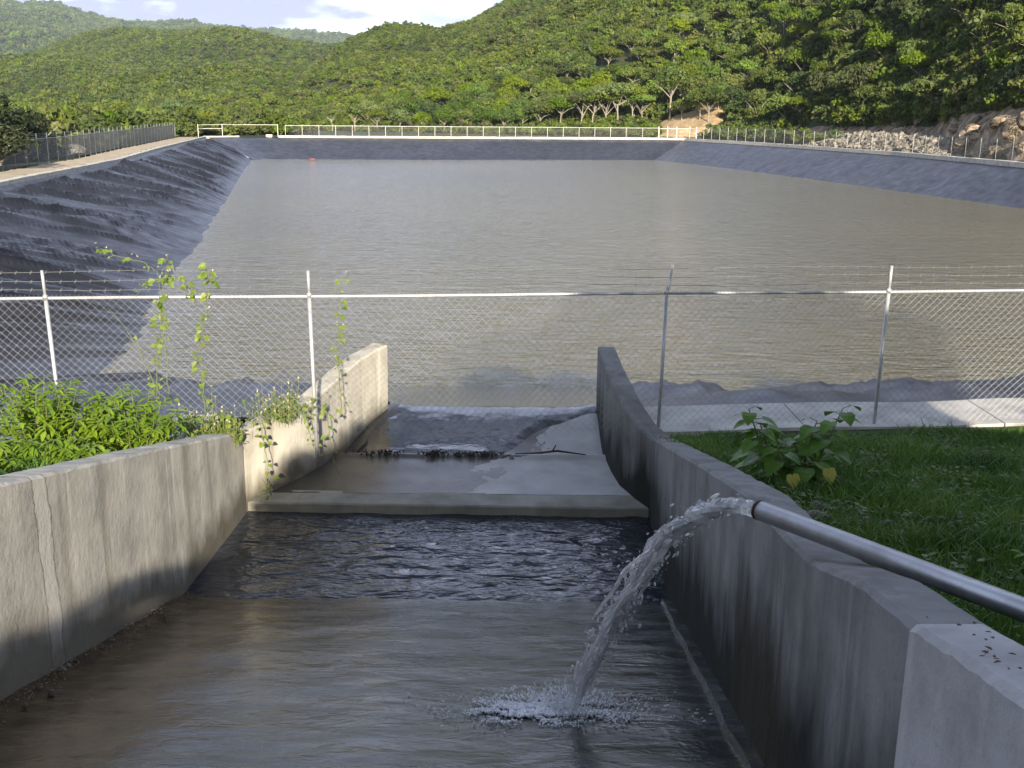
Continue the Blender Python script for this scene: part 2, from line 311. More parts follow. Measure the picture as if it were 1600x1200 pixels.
def terrain_h(x, y, rough=True, parts=False):
    a, sa, px = hill(HA, x, y, 5.5); b, sb, _ = hill(HB, x, y, 7.); c, sc_, _ = hill(HC, x, y, 0)
    r = np.hypot(x, y)
    if rough:
        a = a+np.where(sa > 0, vn(x, y, 38, 1)*5.5*ss(0, .25, sa)*(1-.75*ss(.8, 1, sa)), 0)+np.where(sa > 0, vn(x, y, 110, 5)*12*ss(.1, .4, sa)*(1-ss(.7, .97, sa)), 0)
        b = b+np.where(sb > 0, vn(x, y, 150, 2)*26*ss(0, .3, sb)*(1-ss(.75, .98, sb)), 0)
        c = c+np.where(sc_ > 0, (vn(x, y, 420, 3)*95+vn(x, y, 160, 8)*35)*ss(0, .3, sc_)*(1-.9*ss(.8, .98, sc_)), 0)
    # cut rock face at the foot of the right slope
    cutpx = ss(1190, 1290, px)*(1-ss(2200, 2500, px))
    rb = np.interp(px, HA[:, 0], HA[:, 1])
    big = 1.7+2.0*ss(1420, 1560, px)
    n = vn(x, y, 6.5, 4)*1.6+vn(x, y, 2.4, 6)*.7 if rough else 0
    cut = cutpx*big*ss(rb-4.5, rb-.5, r+n)*(1+.12*n)*np.where(y > 20, 1, 0)
    # orange cut behind the far corner
    o = ss(1020, 1050, px)*(1-ss(1110, 1140, px))*1.7*ss(181, 186, r+n)*(1-ss(192, 215, r))
    rear = np.where(r > 26, (r-26)*.235, 0)*ss(-12, -34, y)*np.where(r < 320, 1, 320/np.maximum(r, 1)); a = np.maximum(a, rear)  # unseen slope behind the viewer, added to darken the light from behind
    return (np.maximum(np.maximum(a, b), c)+cut+o) if not parts else ((cut > .15)*(cut < big*1.08)*(r < rb+2.5)+2*(o > .2)*(r < 200))*1.0

# ---------------------------------------------------------------- terrain sheet (ring round the pond, out to the horizon)
us = np.r_[np.arange(0, cl[6], .45), np.arange(cl[6], PER, 1.35)]
offs = [0.0]
st = .45
while offs[-1] < 9000:
    offs.append(offs[-1]+st)
    if offs[-1] > 26: st *= 1.058
offs = np.array(offs)
CP = crest(us)[:2].T; cen = np.array([0., 95.])
dirs = CP-cen; dirs /= np.hypot(*dirs.T)[:, None]
# spread directions evenly far out: blend crest direction
X = CP[:, None, 0]+dirs[:, None, 0]*offs[None]; Y = CP[:, None, 1]+dirs[:, None, 1]*offs[None]
Z = terrain_h(X, Y)
gz = g_near(X, Y)-.06
near = ss(30, 22, np.abs(X))*(Y < 13.5)
Z = np.where(Y < 16, np.maximum(Z, gz), Z-.06)
corr = (X > -3.75) & (X < 1.95) & (Y < 15.5) & (Y > -3)
Z = np.where(corr, np.minimum(Z, -3.2), Z)
lowl = ss(-34, -60, X)*ss(200, 120, Y)*ss(-10, 30, Y)   # land falls away behind the left bank
Z = Z-lowl*np.where(Z < 3, 3.5, 0)
nu, no = X.shape
V = np.stack([X, Y, Z], -1).reshape(-1, 3)
Fc = []
for i in range(nu):
    i2 = (i+1) % nu
    for j in range(no-1): Fc.append((i*no+j, i*no+j+1, i2*no+j+1, i2*no+j))
ter = mesh_obj('terrain', V, Fc, HILLG, None, True); at_ = ter.data.attributes.new('bare_rock', 'FLOAT', 'POINT'); at_.data.foreach_set('value', terrain_h(X, Y, True, True).reshape(-1).astype(float)); tag(ter, 'hills and valley floor round the reservoir under scrub forest', 'terrain', kind='structure')
def ground_at(x, y): return float(terrain_h(np.array([x]), np.array([y]))[0])-.06

# ---------------------------------------------------------------- pond liner
liner = tag(empty('pond_liner', (0, 0, 0)), 'black plastic sheet lining the sloping banks of the reservoir', 'pond liner')
def liner_bank(rngu, us_, fold, label):
    nt_ = 84; tt = np.linspace(0, 1.45, nt_)
    cw = crest(us_)
    Xg = cw[0][:, None]+(cw[2]-cw[0])[:, None]*tt; Yg = cw[1][:, None]+(cw[3]-cw[1])[:, None]*tt
    Zg = WZ*tt[None]+0*Xg
    u = us_[:, None]+0*tt; T = tt[None]+0*u
    k = fold(u, T, Xg, Yg); Zg = Zg+k
    Zg[:, 0] = .02
    nc = np.exp(-np.clip(np.abs(Xg+.45)-2.0, 0, 9)**2/.25)*(Yg < 29)*(Yg > 11)
    Zg = Zg-nc*.42
    Zg = np.where(T > 1.03, np.minimum(Zg, WZ-.06), Zg)
    v = np.stack([Xg, Yg, Zg], -1).reshape(-1, 3); n_ = len(us_)
    f = [(i*nt_+j, (i+1)*nt_+j, (i+1)*nt_+j+1, i*nt_+j+1) for i in range(n_-1) for j in range(nt_-1)]
    f = [q_ for q_ in f if not (np.interp(v[q_[0]][1], [11.98, 12.5, 13.0, 13.7, 14.35, 15], [-3.05, -2.76, -2.5, -2.32, -2.14, -1.83])-.14 < v[q_[0]][0] < 1.40 and v[q_[0]][1] < 15.3)]
    o = mesh_obj('bank_sheet', v, f, LINER, liner, True); o['label'] = label; return o
def ridged(a, b, seed):
    q = np.array([mn.noise(Vector((p, r_, seed))) for p, r_ in zip(a.ravel(), b.ravel())]).reshape(a.shape); return 1-np.abs(q)*2
def fold_left(u, T, X_, Y_):
    c = u*1.0+T*9.0
    a = ridged(c/5.2, T*.55+u*.01, 3.1)**5*.50+ridged(c/2.1, T*.6, 7.7)**4*.22+ridged(c/.95, T*1.1, 9.2)**3*.17
    return a*ss(.02, .15, T)*ss(PER, PER-9, u)*(1-.85*np.exp(-((T-1)/.2)**2))-.12
def fold_flat(u, T, X_, Y_): return (ridged(u/6, T*.5, 2.)**4*.10+ridged(u/2., T*.7, 5.)**3*.04)*ss(.02, .2, T)-.05
def fold_right(u, T, X_, Y_):
    c = u+T*3; return (ridged(c/7, T*.4, 12.)**4*.16+ridged(c/2.2, T*.6, 15.)**3*.06)*ss(.02, .2, T)-.06
def fold_near(u, T, X_, Y_):
    a = ridged(u/2.2+T*1.2, T*1.5, 21.)**3*.27+ridged(u/.9-T*2, T*2.5, 24.)**2*.10
    bul = np.exp(-((T-.16)/.12)**2)*.13*(1+vn(X_, X_*0, 1.6, 8))
    return (a+bul)*ss(.01, .1, T)*ss(0., 6., u)-.05*ss(0, .1, T)
liner_bank(U_NEAR, np.r_[np.arange(cl[0], cl[5], .16), np.arange(cl[5], cl[6]+.5, .6)], fold_near, 'loose wrinkled near bank beside the walkway')
liner_bank(U_RIGHT, np.arange(cl[6], cl[11]+.01, .5), fold_right, 'smooth dark bank below the boulders')
liner_bank(U_FAR, np.arange(cl[11], cl[16]+.01, .6), fold_flat, 'far end bank below the white rail fence')
lu = []; q = PER
while q > cl[16]: lu.append(q); q -= .15+max(0, (crest(q)[1]-20))*.0014
liner_bank(U_LEFT, np.array(lu[::-1]), fold_left, 'grey-blue bank with long diagonal folds')

# pond water
wp = crest(np.linspace(0, PER, 300, endpoint=False)); wx = wp[2]+(wp[0]-wp[2])*.6*0.8; wy = wp[3]+(wp[1]-wp[3])*.48
pw = mesh_obj('pond_water', [(a, b, WZ) for a, b in zip(wx, wy)], [tuple(range(300))], POND); tag(pw, 'silty brown reservoir water with fine wind ripples', 'water', kind='structure')

# crest kerbs
def strip(name, u0, u1, o0, o1, z0, z1, mat, stp=.8, wob=.02, parent=None):
    uu = np.arange(u0, u1+.001, stp); cw = crest(uu); P = cw[:2].T
    d = (cw[:2]-cw[2:]).T
    tn = np.gradient(P, axis=0); nrm = np.stack([tn[:, 1], -tn[:, 0]], -1); nrm /= np.hypot(*nrm.T)[:, None]
    v = []; f = []
    for i in range(len(uu)):
        a = P[i]+nrm[i]*o0; b = P[i]+nrm[i]*o1; wz = random.uniform(-wob, wob)
        v += [(*a, z0), (*a, z1+wz), (*b, z1+wz), (*b, z0)]
    for i in range(len(uu)-1):
        for j in range(3): f.append((i*4+j, (i+1)*4+j, (i+1)*4+j+1, i*4+j+1))
    f += [(0, 1, 2, 3), tuple(len(v)-4+k for k in (3, 2, 1, 0))]
    return mesh_obj(name, v, f, mat, parent)
tag(strip('crest_kerb', cl[6]+2, cl[11]-.6, -.30, .50, -.3, .20, CONC_KERB), 'pale concrete kerb along the rim below the boulders and rubble', 'kerb')
tag(strip('crest_kerb', cl[11]-.3, cl[15]-5.2, -.15, .55, -.3, .22, CONC_KERB), 'pale concrete kerb along the far rim under the white rail fence', 'kerb')
tag(strip('crest_kerb', cl[16]+1., PER-1, -.10, .40, -.3, .13, CONC_KERB), 'pale concrete kerb on the rim of the wrinkled bank beside the dirt track', 'kerb')
tag(strip('dirt_track', cl[16]+1., PER-1, .75, 3.4, -.4, .05, DIRT, wob=.03), 'narrow bare dirt track on top of the bank', 'path', kind='structure')
# spillway notch block at the far corner
b = MB(); p = crest(cl[15]-4.0)
b.box(p[0]-.45, p[0]+.45, p[1]-.1, p[1]+.7, -.1, .35); tag(b.build('concrete_block', CONC_KERB), 'small white concrete block at the gap in the far rim', 'block')
p = crest(cl[15]+1.2); strip_o = strip('kerb_stub', cl[15]+.6, cl[16]+.6, -.1, .5, -.3, .16, CONC_KERB, .5); tag(strip_o, 'short pale kerb at the far corner below the two-rail gate', 'kerb')

# ---------------------------------------------------------------- near walkway (concrete apron at the fence)
def slab_strip(name, x0, x1, label):
    xs = np.linspace(x0, x1, int((x1-x0)/.25)+2); v = []; f = []
    for x in xs:
        yb = 12.08+.1*x; yf = 13.22+.1*x+.02*math.sin(x*3); z = .035+.012*math.sin(x*2.1)
        v += [(x, yb, -.4), (x, yb, z), (x, yf, z), (x, yf, -.4)]
    for i in range(len(xs)-1):
        for j in range(3): f.append((i*4+j, (i+1)*4+j, (i+1)*4+j+1, i*4+j+1))
    f += [(0, 1, 2, 3), tuple(len(v)-4+k for k in (3, 2, 1, 0))]
    return tag(mesh_obj(name, v, f, CONC_WALK), label, 'walkway', kind='structure')
slab_strip('walkway', 1.62, 3.62, 'pale concrete walkway slab beside the channel wall')
slab_strip('walkway', 3.64, 6.2, 'pale concrete walkway slab behind the fence')
slab_strip('walkway', 6.22, 9.5, 'sunlit pale concrete walkway slab')
slab_strip('walkway', -20, -3.75, 'pale concrete walkway behind the bushes')

# ---------------------------------------------------------------- the channel
def floor_z(y): return .25-.2556*(y-5.10)
xl_ = lambda y: -3.38+.0344*(y-5.07); xr_ = lambda y: 1.41+.0353*(y-5.14)
# near sloping floor, rising towards the camera, with its film of flowing water
nx, ny = 90, 170; ys = np.linspace(-2.5, 9.62, ny)
v = []; f = []
for y in ys:
    for i in range(nx+1):
        x = xl_(y)-.08+(xr_(y)-xl_(y)+.16)*i/nx
        z = floor_z(y)+.010*mn.noise(Vector((x*1.3, y*2.2, 0)))+.006*mn.noise(Vector((x*4, y*8, 3)))
        rr_ = math.hypot(x-.33, y-6.2); z += .007*math.sin(rr_*34)*math.exp(-rr_/.42)
        z += .05*math.exp(-((x-xl_(y))/.16)**2)*(.5+.5*mn.noise(Vector((y*1.5, 0, 5))))   # silt in the corner
        v.append((x, y, z))
for j in range(ny-1):
    for i in range(nx): f.append((j*(nx+1)+i, j*(nx+1)+i+1, (j+1)*(nx+1)+i+1, (j+1)*(nx+1)+i))
n0 = len(v)
for i in range(nx+1): x, y, z = v[(ny-1)*(nx+1)+i]; v.append((x, y+.01, -2.2))
for i in range(nx): f.append(((ny-1)*(nx+1)+i, (ny-1)*(nx+1)+i+1, n0+i+1, n0+i))
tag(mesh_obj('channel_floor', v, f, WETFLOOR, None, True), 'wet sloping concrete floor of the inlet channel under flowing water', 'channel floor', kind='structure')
# pool
nx, ny = 120, 60; v = []; f = []
for j in range(ny+1):
    y = 9.35+(11.86-9.35)*j/ny
    for i in range(nx+1):
        x = xl_(y)-.05+(xr_(y)-xl_(y)+.1)*i/nx
        amp = .35+.65*ss(-3.1, -1.2, x)
        z = -.865+amp*(.020*mn.noise(Vector((x*2.2+y*.8, y*4.2, 1)))+.011*mn.noise(Vector((x*5, y*9, 4))))
        v.append((x, y, float(z)))
for j in range(ny):
    for i in range(nx): f.append((j*(nx+1)+i, j*(nx+1)+i+1, (j+1)*(nx+1)+i+1, (j+1)*(nx+1)+i))
tag(mesh_obj('pool_water', v, f, POOL, None, True), 'dark choppy pool of water at the foot of the channel slope', 'water', kind='structure')
# sill and apron beyond it
KL, KR = (-3.15, 11.76), (1.64, 11.66); ML, MR = (-2.42, 11.98), (1.20, 11.93); EL, ER = (-1.83, 15.0), (1.25, 15.0)
PMID_L, PMID_R = (-2.10, 13.5), (1.22, 13.5)
b = MB()
v = []; f = []
m = 40
for i in range(m+1):
    t = i/m; x = KL[0]-.05+(KR[0]-KL[0]+.1)*t; y = 11.78-.1*t; wz = .008*mn.noise(Vector((x*2, 0, 2)))
    v += [(x, y+.012*mn.noise(Vector((x*3, 5, 0))), -2.2), (x, y+.012*mn.noise(Vector((x*3, 5, 0))), -.765+wz), (x, y+.02, -.748+wz), (x, y+.42, -.742), (x, y+.42, -2.2)]
for i in range(m):
    for j in range(4): f.append((i*5+j, (i+1)*5+j, (i+1)*5+j+1, i*5+j+1))
tag(mesh_obj('concrete_sill', v, f, concrete('concrete_sill', (.30, .29, .25), .3).m), 'low concrete sill across the channel at the far side of the pool', 'sill')
def apron_x(y):
    ly = [12.1, 12.5, 13.0, 13.7, 15.0, 15.4]; return np.interp(y, ly, [-3.0, -2.78, -2.53, -2.34, -1.88, -1.8]), np.interp(y, ly, [1.50, 1.38, 1.32, 1.29, 1.28, 1.28])
def apron_z(x, y):
    a, c2 = apron_x(min(y, 15.25))
    z = -.742+.03*ss(12.1, 13.4, y)+.045*math.exp(-((y-13.45-.05*mn.noise(Vector((x*2, 1, 1))))/.07)**2)
    z += -.05*ss(13.5, 13.65, y)+.22*ss(13.6, 15.2, y)+.008*mn.noise(Vector((x*3, y*3, 0)))
    z += .07*math.exp(-((x-(a+.08))/.16)**2)*ss(13.6, 14.7, y)*ss(15.6, 15.2, y)
    z += .06*math.exp(-((x-(c2-.05))/.2)**2)*ss(13.3, 14.3, y)*ss(15.6, 15.2, y)
    if y > 15.15: z -= (y-15.15)*.232*ss(15.1, 15.7, y)
    return float(z)
v = []; f = []; ny = 70; nx = 60; ys = np.linspace(12.10, 15.6, ny)
for y in ys:
    a, c2 = apron_x(y)
    for i in range(nx+1): x = a-.08+(c2-a+.16)*i/nx; v.append((x, y, apron_z(x, y)))
for j in range(ny-1):
    for i in range(nx): f.append((j*(nx+1)+i, j*(nx+1)+i+1, (j+1)*(nx+1)+i+1, (j+1)*(nx+1)+i))
tag(mesh_obj('channel_apron', v, f, APRON, None, True), 'flat concrete apron between the wing walls, half wet and half dry', 'channel floor', kind='structure')
# water sheet running out over the apron into the pond
v = []; f = []; ny = 200; nx = 80
for j in range(ny+1):
    y = 13.45+(26.5-13.45)*(j/ny)**1.5; a, c2 = apron_x(min(y, 15.2)); sp = float(ss(15.3, 25, y))*2.2
    for i in range(nx+1):
        x = a-.05-sp+(c2-a+.1+2*sp)*i/nx
        if y < 15.6:
            bnd = 13.50+1.35*float(ss(-.55, 1.2, x+.30*mn.noise(Vector((y, x*1.5, 0)))))
            z = apron_z(x, y)+.028-.07*float(ss(bnd+.35, bnd-.35, y))-.05*float(ss(a+.30, a+.08, x+.1*mn.noise(Vector((y*3, 0, 4)))))
        else: z = max(apron_z(min(max(x, a), c2), 15.6)+.028-(y-15.6)*.2275, WZ-.03)
        z += .003*mn.noise(Vector((x*3+y, y*4, 2)))+.002*mn.noise(Vector((x*8, y*8, 7)))
        v.append((x, y, float(z)))
for j in range(ny):
    for i in range(nx): f.append((j*(nx+1)+i, j*(nx+1)+i+1, (j+1)*(nx+1)+i+1, (j+1)*(nx+1)+i))
tag(mesh_obj('outflow_water', v, f, SHEET, None, True), 'thin sheet of water running from the channel mouth into the reservoir', 'water', kind='structure')

# side walls, each a swept ribbon with worn top edges
def wall_mesh(name, path, thick, side, mat, parent, seed, sub=.08, zb=-1.6):
    P = []
    for (a, b_) in zip(path[:-1], path[1:]):
        L = math.hypot(b_[0]-a[0], b_[1]-a[1]); k = max(1, int(L/sub))
        for i in range(k): P.append([a[q]+(b_[q]-a[q])*i/k for q in range(3)])
    P.append(list(path[-1])); P = np.array(P)
    tn = np.gradient(P[:, :2], axis=0); tn /= np.hypot(*tn.T)[:, None]
    # soften corners
    for _ in range(2): tn[1:-1] = (tn[:-2]+tn[1:-1]*2+tn[2:])/4
    tn /= np.hypot(*tn.T)[:, None]
    nr = np.stack([tn[:, 1], -tn[:, 0]], -1)*side      # outward
    v = []; f = []
    prof = [(0, 0), (0, .30), (0, .6), (0, .85), (0, 1), (.022, 1), (.5, 1), (1, 1), (1, 0)]
    m_ = len(prof)
    for i, p in enumerate(P):
        for k, (o, h) in enumerate(prof):
            z = zb+(p[2]-zb)*h
            if k == 4: z -= .022+.012*mn.noise(Vector((i*.7, seed, 0)))
            if k in (5, 6, 7): z += .010*mn.noise(Vector((i*.35, seed, k)))
            e = thick*o+(.008*mn.noise(Vector((p[0]*2, p[1]*2, z*2+seed))) if o < 1 else 0)
            if k == 5: e = .022+.012*mn.noise(Vector((i*.6, seed+3, 0)))
            v.append((p[0]+nr[i][0]*e, p[1]+nr[i][1]*e, z))
    for i in range(len(P)-1):
        for k in range(m_-1): f.append((i*m_+k, (i+1)*m_+k, (i+1)*m_+k+1, i*m_+k+1))
    f += [tuple(range(m_)), tuple(len(v)-1-k for k in range(m_))]
    return mesh_obj(name, v, f, mat, parent)
Lw = tag(empty('channel_wall', (-3.4, 5, 0)), 'sunlit pale concrete wall of the channel with creepers on its top', 'concrete wall')
Rw = tag(empty('channel_wall', (1.5, 5, 0)), 'shaded grey concrete wall of the channel beside the lawn', 'concrete wall')
def at_origin(o): o.matrix_parent_inverse = o.parent.matrix_world.inverted() if False else Matrix.Translation(-Vector(o.parent.location)); return o
topL = lambda y: 1.4-.2345*(y-6.46); topR = lambda y: 1.63-.2432*(y-5.63)
pl = [(xl_(-1), -1, topL(-1)), (xl_(4), 4, topL(4)), (xl_(9), 9, topL(9)), (KL[0], KL[1], .13)]
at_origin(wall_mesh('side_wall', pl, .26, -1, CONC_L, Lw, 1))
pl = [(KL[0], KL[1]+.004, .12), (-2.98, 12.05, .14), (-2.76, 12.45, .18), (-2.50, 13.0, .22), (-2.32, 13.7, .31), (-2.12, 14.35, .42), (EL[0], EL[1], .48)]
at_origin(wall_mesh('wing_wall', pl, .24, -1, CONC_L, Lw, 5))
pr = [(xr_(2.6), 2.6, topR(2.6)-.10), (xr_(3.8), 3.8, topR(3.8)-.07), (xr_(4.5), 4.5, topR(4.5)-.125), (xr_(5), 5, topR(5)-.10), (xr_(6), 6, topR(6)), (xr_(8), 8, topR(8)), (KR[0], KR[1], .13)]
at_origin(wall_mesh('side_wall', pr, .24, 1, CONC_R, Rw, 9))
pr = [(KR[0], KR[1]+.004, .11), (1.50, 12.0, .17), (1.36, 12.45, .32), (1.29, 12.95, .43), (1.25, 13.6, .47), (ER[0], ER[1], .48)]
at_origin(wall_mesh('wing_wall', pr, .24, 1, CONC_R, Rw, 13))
pr = [(1.21, -1.5, 3.25), (1.21, 2.6, 2.36), (1.21, 2.9, 2.285)]
at_origin(wall_mesh('end_block', pr, .22, 1, CONC_NEW, Rw, 17, sub=.05))
b = MB(); b.box(1.46, 1.66, 2.5, 3.12, 1.2, 2.06); at_origin(b.build('back_rib', CONC_NEW, Rw))
# low toe kerb along the foot of the right wall
v = []; f = []; k = 120
for i in range(k+1):
    y = 1.0+8.4*i/k; wv = .11+.03*mn.noise(Vector((y*2, 0, 0))); z = floor_z(y)
    v += [(xr_(y)+.02, y, z+.055), (xr_(y)-wv*.75, y, z+.05+.012*mn.noise(Vector((y*5, 1, 0)))), (xr_(y)-wv, y, z-.03)]
for i in range(k):
    for j in range(2): f.append((i*3+j, (i+1)*3+j, (i+1)*3+j+1, i*3+j+1))
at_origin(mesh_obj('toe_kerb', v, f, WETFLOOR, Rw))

# ---------------------------------------------------------------- side grounds
def patch(name, x0, x1, y0, y1, zf, mat, label, cat, st=.14):
    xs = np.arange(x0, x1+.001, st); ys = np.arange(y0, y1+.001, st); v = []; f = []
    for y in ys:
        for x in xs:
            xx = x+(xr_(min(y, 11.7))-1.41 if x0 > 0 else 0); v.append((xx, y+.1*xx*ss(8, y1, y), zf(xx, y)))
    n_ = len(xs)
    for j in range(len(ys)-1):
        for i in range(n_-1): f.append((j*n_+i, j*n_+i+1, (j+1)*n_+i+1, (j+1)*n_+i))
    return tag(mesh_obj(name, v, f, mat, None, True), label, cat, kind='structure')
def lawn_z(x, y): return float(max(0, .205*(11.7-y))+.05*mn.noise(Vector((x*.7, y*.7, 0)))*ss(12, 10, y)+.03-.05*ss(11.6, 12.1, y))
patch('lawn_ground', 1.53, 12, -2, 12.1, lawn_z, SOIL, 'sloping earth under the shaded grass', 'ground')
def leftg_z(x, y): return float(max(0, .19*(11.6-y))+.06*mn.noise(Vector((x*.6, y*.6, 5)))+.02-.05*ss(11.6, 12.1, y))
patch('verge_ground', -16, -3.5, -2, 12.1, leftg_z, SOIL, 'weedy earth behind the pale channel wall', 'ground', .25)

# ---------------------------------------------------------------- steel pipe, water stream, splash
P0 = Vector((1.235, 4.93, 1.862)); AZ, V0, EL0 = .62, 2.29, -.015
D = Vector((-math.sin(AZ)*math.cos(EL0), math.cos(AZ)*math.cos(EL0), math.sin(EL0)))
pipe = tag(empty('steel_pipe', P0), 'long galvanised steel pipe lying over the wall and spilling water', 'pipe')
b = MB(); n_ = 28; L = 3.6; rO, rI = .0485, .043
q = D.orthogonal().normalized(); q2 = D.cross(q)
vs = []; fs = []
rings = [(0.12, rI), (0, rI), (0, rO), (-L, rO)]
for s_, r_ in rings:
    for j in range(n_):
        th = 2*math.pi*j/n_; vs.append(-D*0+D*(-s_ if s_ > 0 else s_)+(q*math.cos(th)+q2*math.sin(th))*r_)
for i in range(len(rings)-1):
    for j in range(n_): fs.append((i*n_+j, i*n_+(j+1) % n_, (i+1)*n_+(j+1) % n_, (i+1)*n_+j))
fs.append(tuple(range(3*n_, 4*n_)))
mesh_obj('pipe_body', vs, fs, PIPE, pipe, True)
vs = []; fs = []
for s_, r_ in ((.0, .043), (.0, .0500), (-.016, .0500), (-.016, .0485)):
    for j in range(n_):
        th = 2*math.pi*j/n_; vs.append(D*(s_+.002)+(q*math.cos(th)+q2*math.sin(th))*r_)
for i in range(3):
    for j in range(n_): fs.append((i*n_+j, i*n_+(j+1) % n_, (i+1)*n_+(j+1) % n_, (i+1)*n_+j))
mesh_obj('rusty_rim', vs, fs, RUST, pipe, True)
# stream: a lumpy twisting rope of water that breaks up as it falls
def jet_p(t): return P0+D*V0*t+Vector((0, 0, -4.905*t*t))
tend = 0
while True:
    p = jet_p(tend)
    if p.z < floor_z(p.y)+.01: break
    tend += .002
LAND = jet_p(tend)
jet = tag(empty('water_stream', P0), 'clear rope of falling water between the pipe mouth and the channel floor', 'water stream')
def strand(seed, t0, t1, r0, r1, spread, nn=14, k=150):
    vs = []; fs = []
    for i in range(k+1):
        s_ = i/k; t = t0+(t1-t0)*s_; p = jet_p(t); tn = (D*V0+Vector((0, 0, -9.81*t))).normalized()
        a = tn.cross(Vector((0, 0, 1))).normalized(); c_ = tn.cross(a)
        off = spread*t/tend
        p = p+a*off*mn.noise(Vector((seed, t*5, 0)))*2.8+c_*off*mn.noise(Vector((seed, t*5, 9)))*2.8
        base = r0+(r1-r0)*s_
        env = min(1, (1-s_)*8, (s_*14+.35) if t0 > 0 else 1)
        for j in range(nn):
            th = 2*math.pi*j/nn+seed+t*6
            r_ = base*env*(1+(.15+1.0*t/tend)*.85*mn.noise(Vector((math.cos(th)*1.3+seed, math.sin(th)*1.3, t*26)))+(.35+t/tend)*.62*mn.noise(Vector((math.cos(th)*2.2, math.sin(th)*2.2+seed, t*55))))
            vs.append(p-P0+(a*math.cos(th)+c_*math.sin(th))*max(.002, r_))
    for i in range(k):
        for j in range(nn): fs.append((i*nn+j, i*nn+(j+1) % nn, (i+1)*nn+(j+1) % nn, (i+1)*nn+j))
    fs += [tuple(range(nn))[::-1], tuple(range(k*nn, (k+1)*nn))]
    return vs, fs
ico = bmesh.new(); bmesh.ops.create_icosphere(ico, subdivisions=1, radius=1); IV = [v_.co.copy() for v_ in ico.verts]; IF = [[v_.index for v_ in f_.verts] for f_ in ico.faces]; ico.free()
def drop(bm, p, r, flat=1.0, along=None):
    sx_, sy_, sz_ = r*random.uniform(.6, 1.3), r*random.uniform(.6, 1.3), r*random.uniform(.7, 1.9)*flat
    if along is not None:
        d_ = (Vector(along).normalized()+Vector((random.gauss(0, .3), random.gauss(0, .3), random.gauss(0, .3)))).normalized(); M_ = d_.to_track_quat('Z', 'Y').to_matrix(); sz_ = r*random.uniform(1.2, 4.0)
    else: M_ = Matrix.Rotation(random.uniform(0, 3), 3, 'Z')
    bm.add([Vector(p)+M_ @ Vector((q_.x*sx_, q_.y*sy_, q_.z*sz_)) for q_ in IV], IF)
b = MB()
b.add(*strand(1.3, -.03, tend*.48, .0375, .052, .02, 13, 84))
for q_, (a0, a1, r0, r1, spd) in enumerate([(.12, .62, .030, .022, .05), (.22, .80, .026, .016, .07), (.34, .92, .024, .014, .09), (.15, .55, .022, .014, .05), (.46, .97, .022, .016, .08), (.30, .66, .018, .012, .07), (.52, 1.0, .022, .014, .09), (.6, 1.0, .018, .014, .06)]):
    b.add(*strand(3.7*q_+2, tend*a0, tend*a1, r0, r1, spd, 8, 60))
for q_ in range(46):
    a0 = random.uniform(.2, .92); b.add(*strand(5.3*q_+40, tend*a0, tend*min(1, a0+random.uniform(.06, .16)), random.uniform(.006, .013), random.uniform(.004, .009), random.uniform(.03, .085), 8, 26))
for i in range(700):
    t = tend*random.uniform(.08, 1.0)**.9; sp = .016+.042*(t/tend); p = jet_p(t)-P0+Vector((random.gauss(0, sp), random.gauss(0, sp), random.gauss(0, sp))); drop(b, p, random.uniform(.004, .011), 1, D*V0+Vector((0, 0, -9.81*t)))
b.build('stream_core', STREAM, jet, False)
b = MB()
for i in range(420):
    t = tend*random.uniform(.15, 1.0); sp = .075*(t/tend)**1.1+.012
    p = jet_p(t)-P0+Vector((random.gauss(0, sp), random.gauss(0, sp), random.gauss(0, sp)))
    drop(b, p, random.uniform(.002, .005), 1, D*V0+Vector((0, 0, -9.81*t)))
b.build('droplets', STREAM, jet, True)['kind'] = 'stuff'
# splash
b = MB()
for i in range(1500):
    a = random.uniform(0, 2*math.pi); r_ = abs(random.gauss(0, .22)); x = LAND.x-.10+math.cos(a)*r_*1.6; y = LAND.y+.05+math.sin(a)*r_*.9
    z = floor_z(y)+.012+abs(random.gauss(0, .085))*max(0, 1-r_/.55)
    drop(b, (x, y, z), random.uniform(.002, .006), 1, (x-LAND.x, y-LAND.y, .35))
fx = MB()
for i in range(17000):
    a = random.uniform(0, 2*math.pi); r_ = abs(random.gauss(0, .135)); cx = LAND.x-.17+math.cos(a)*r_*2.1; cy = LAND.y+.02+math.sin(a)*r_*1.1
    if mn.noise(Vector((cx*5, cy*9, 0)))+.6*mn.noise(Vector((cx*13, cy*22, 4))) < -.22+r_*1.0: continue
    drop(fx, (cx, cy, floor_z(cy)+.010+.012*random.random()), random.uniform(.0025, .0085)*(1.25-r_), .6)
spl = mesh_obj('splash_foam', fx.v+b.v, fx.f+[tuple(i+len(fx.v) for i in q_) for q_ in b.f], FOAM, None, True)
tag(spl, 'white foam and spray where the falling water hits the floor', 'splash', kind='stuff')

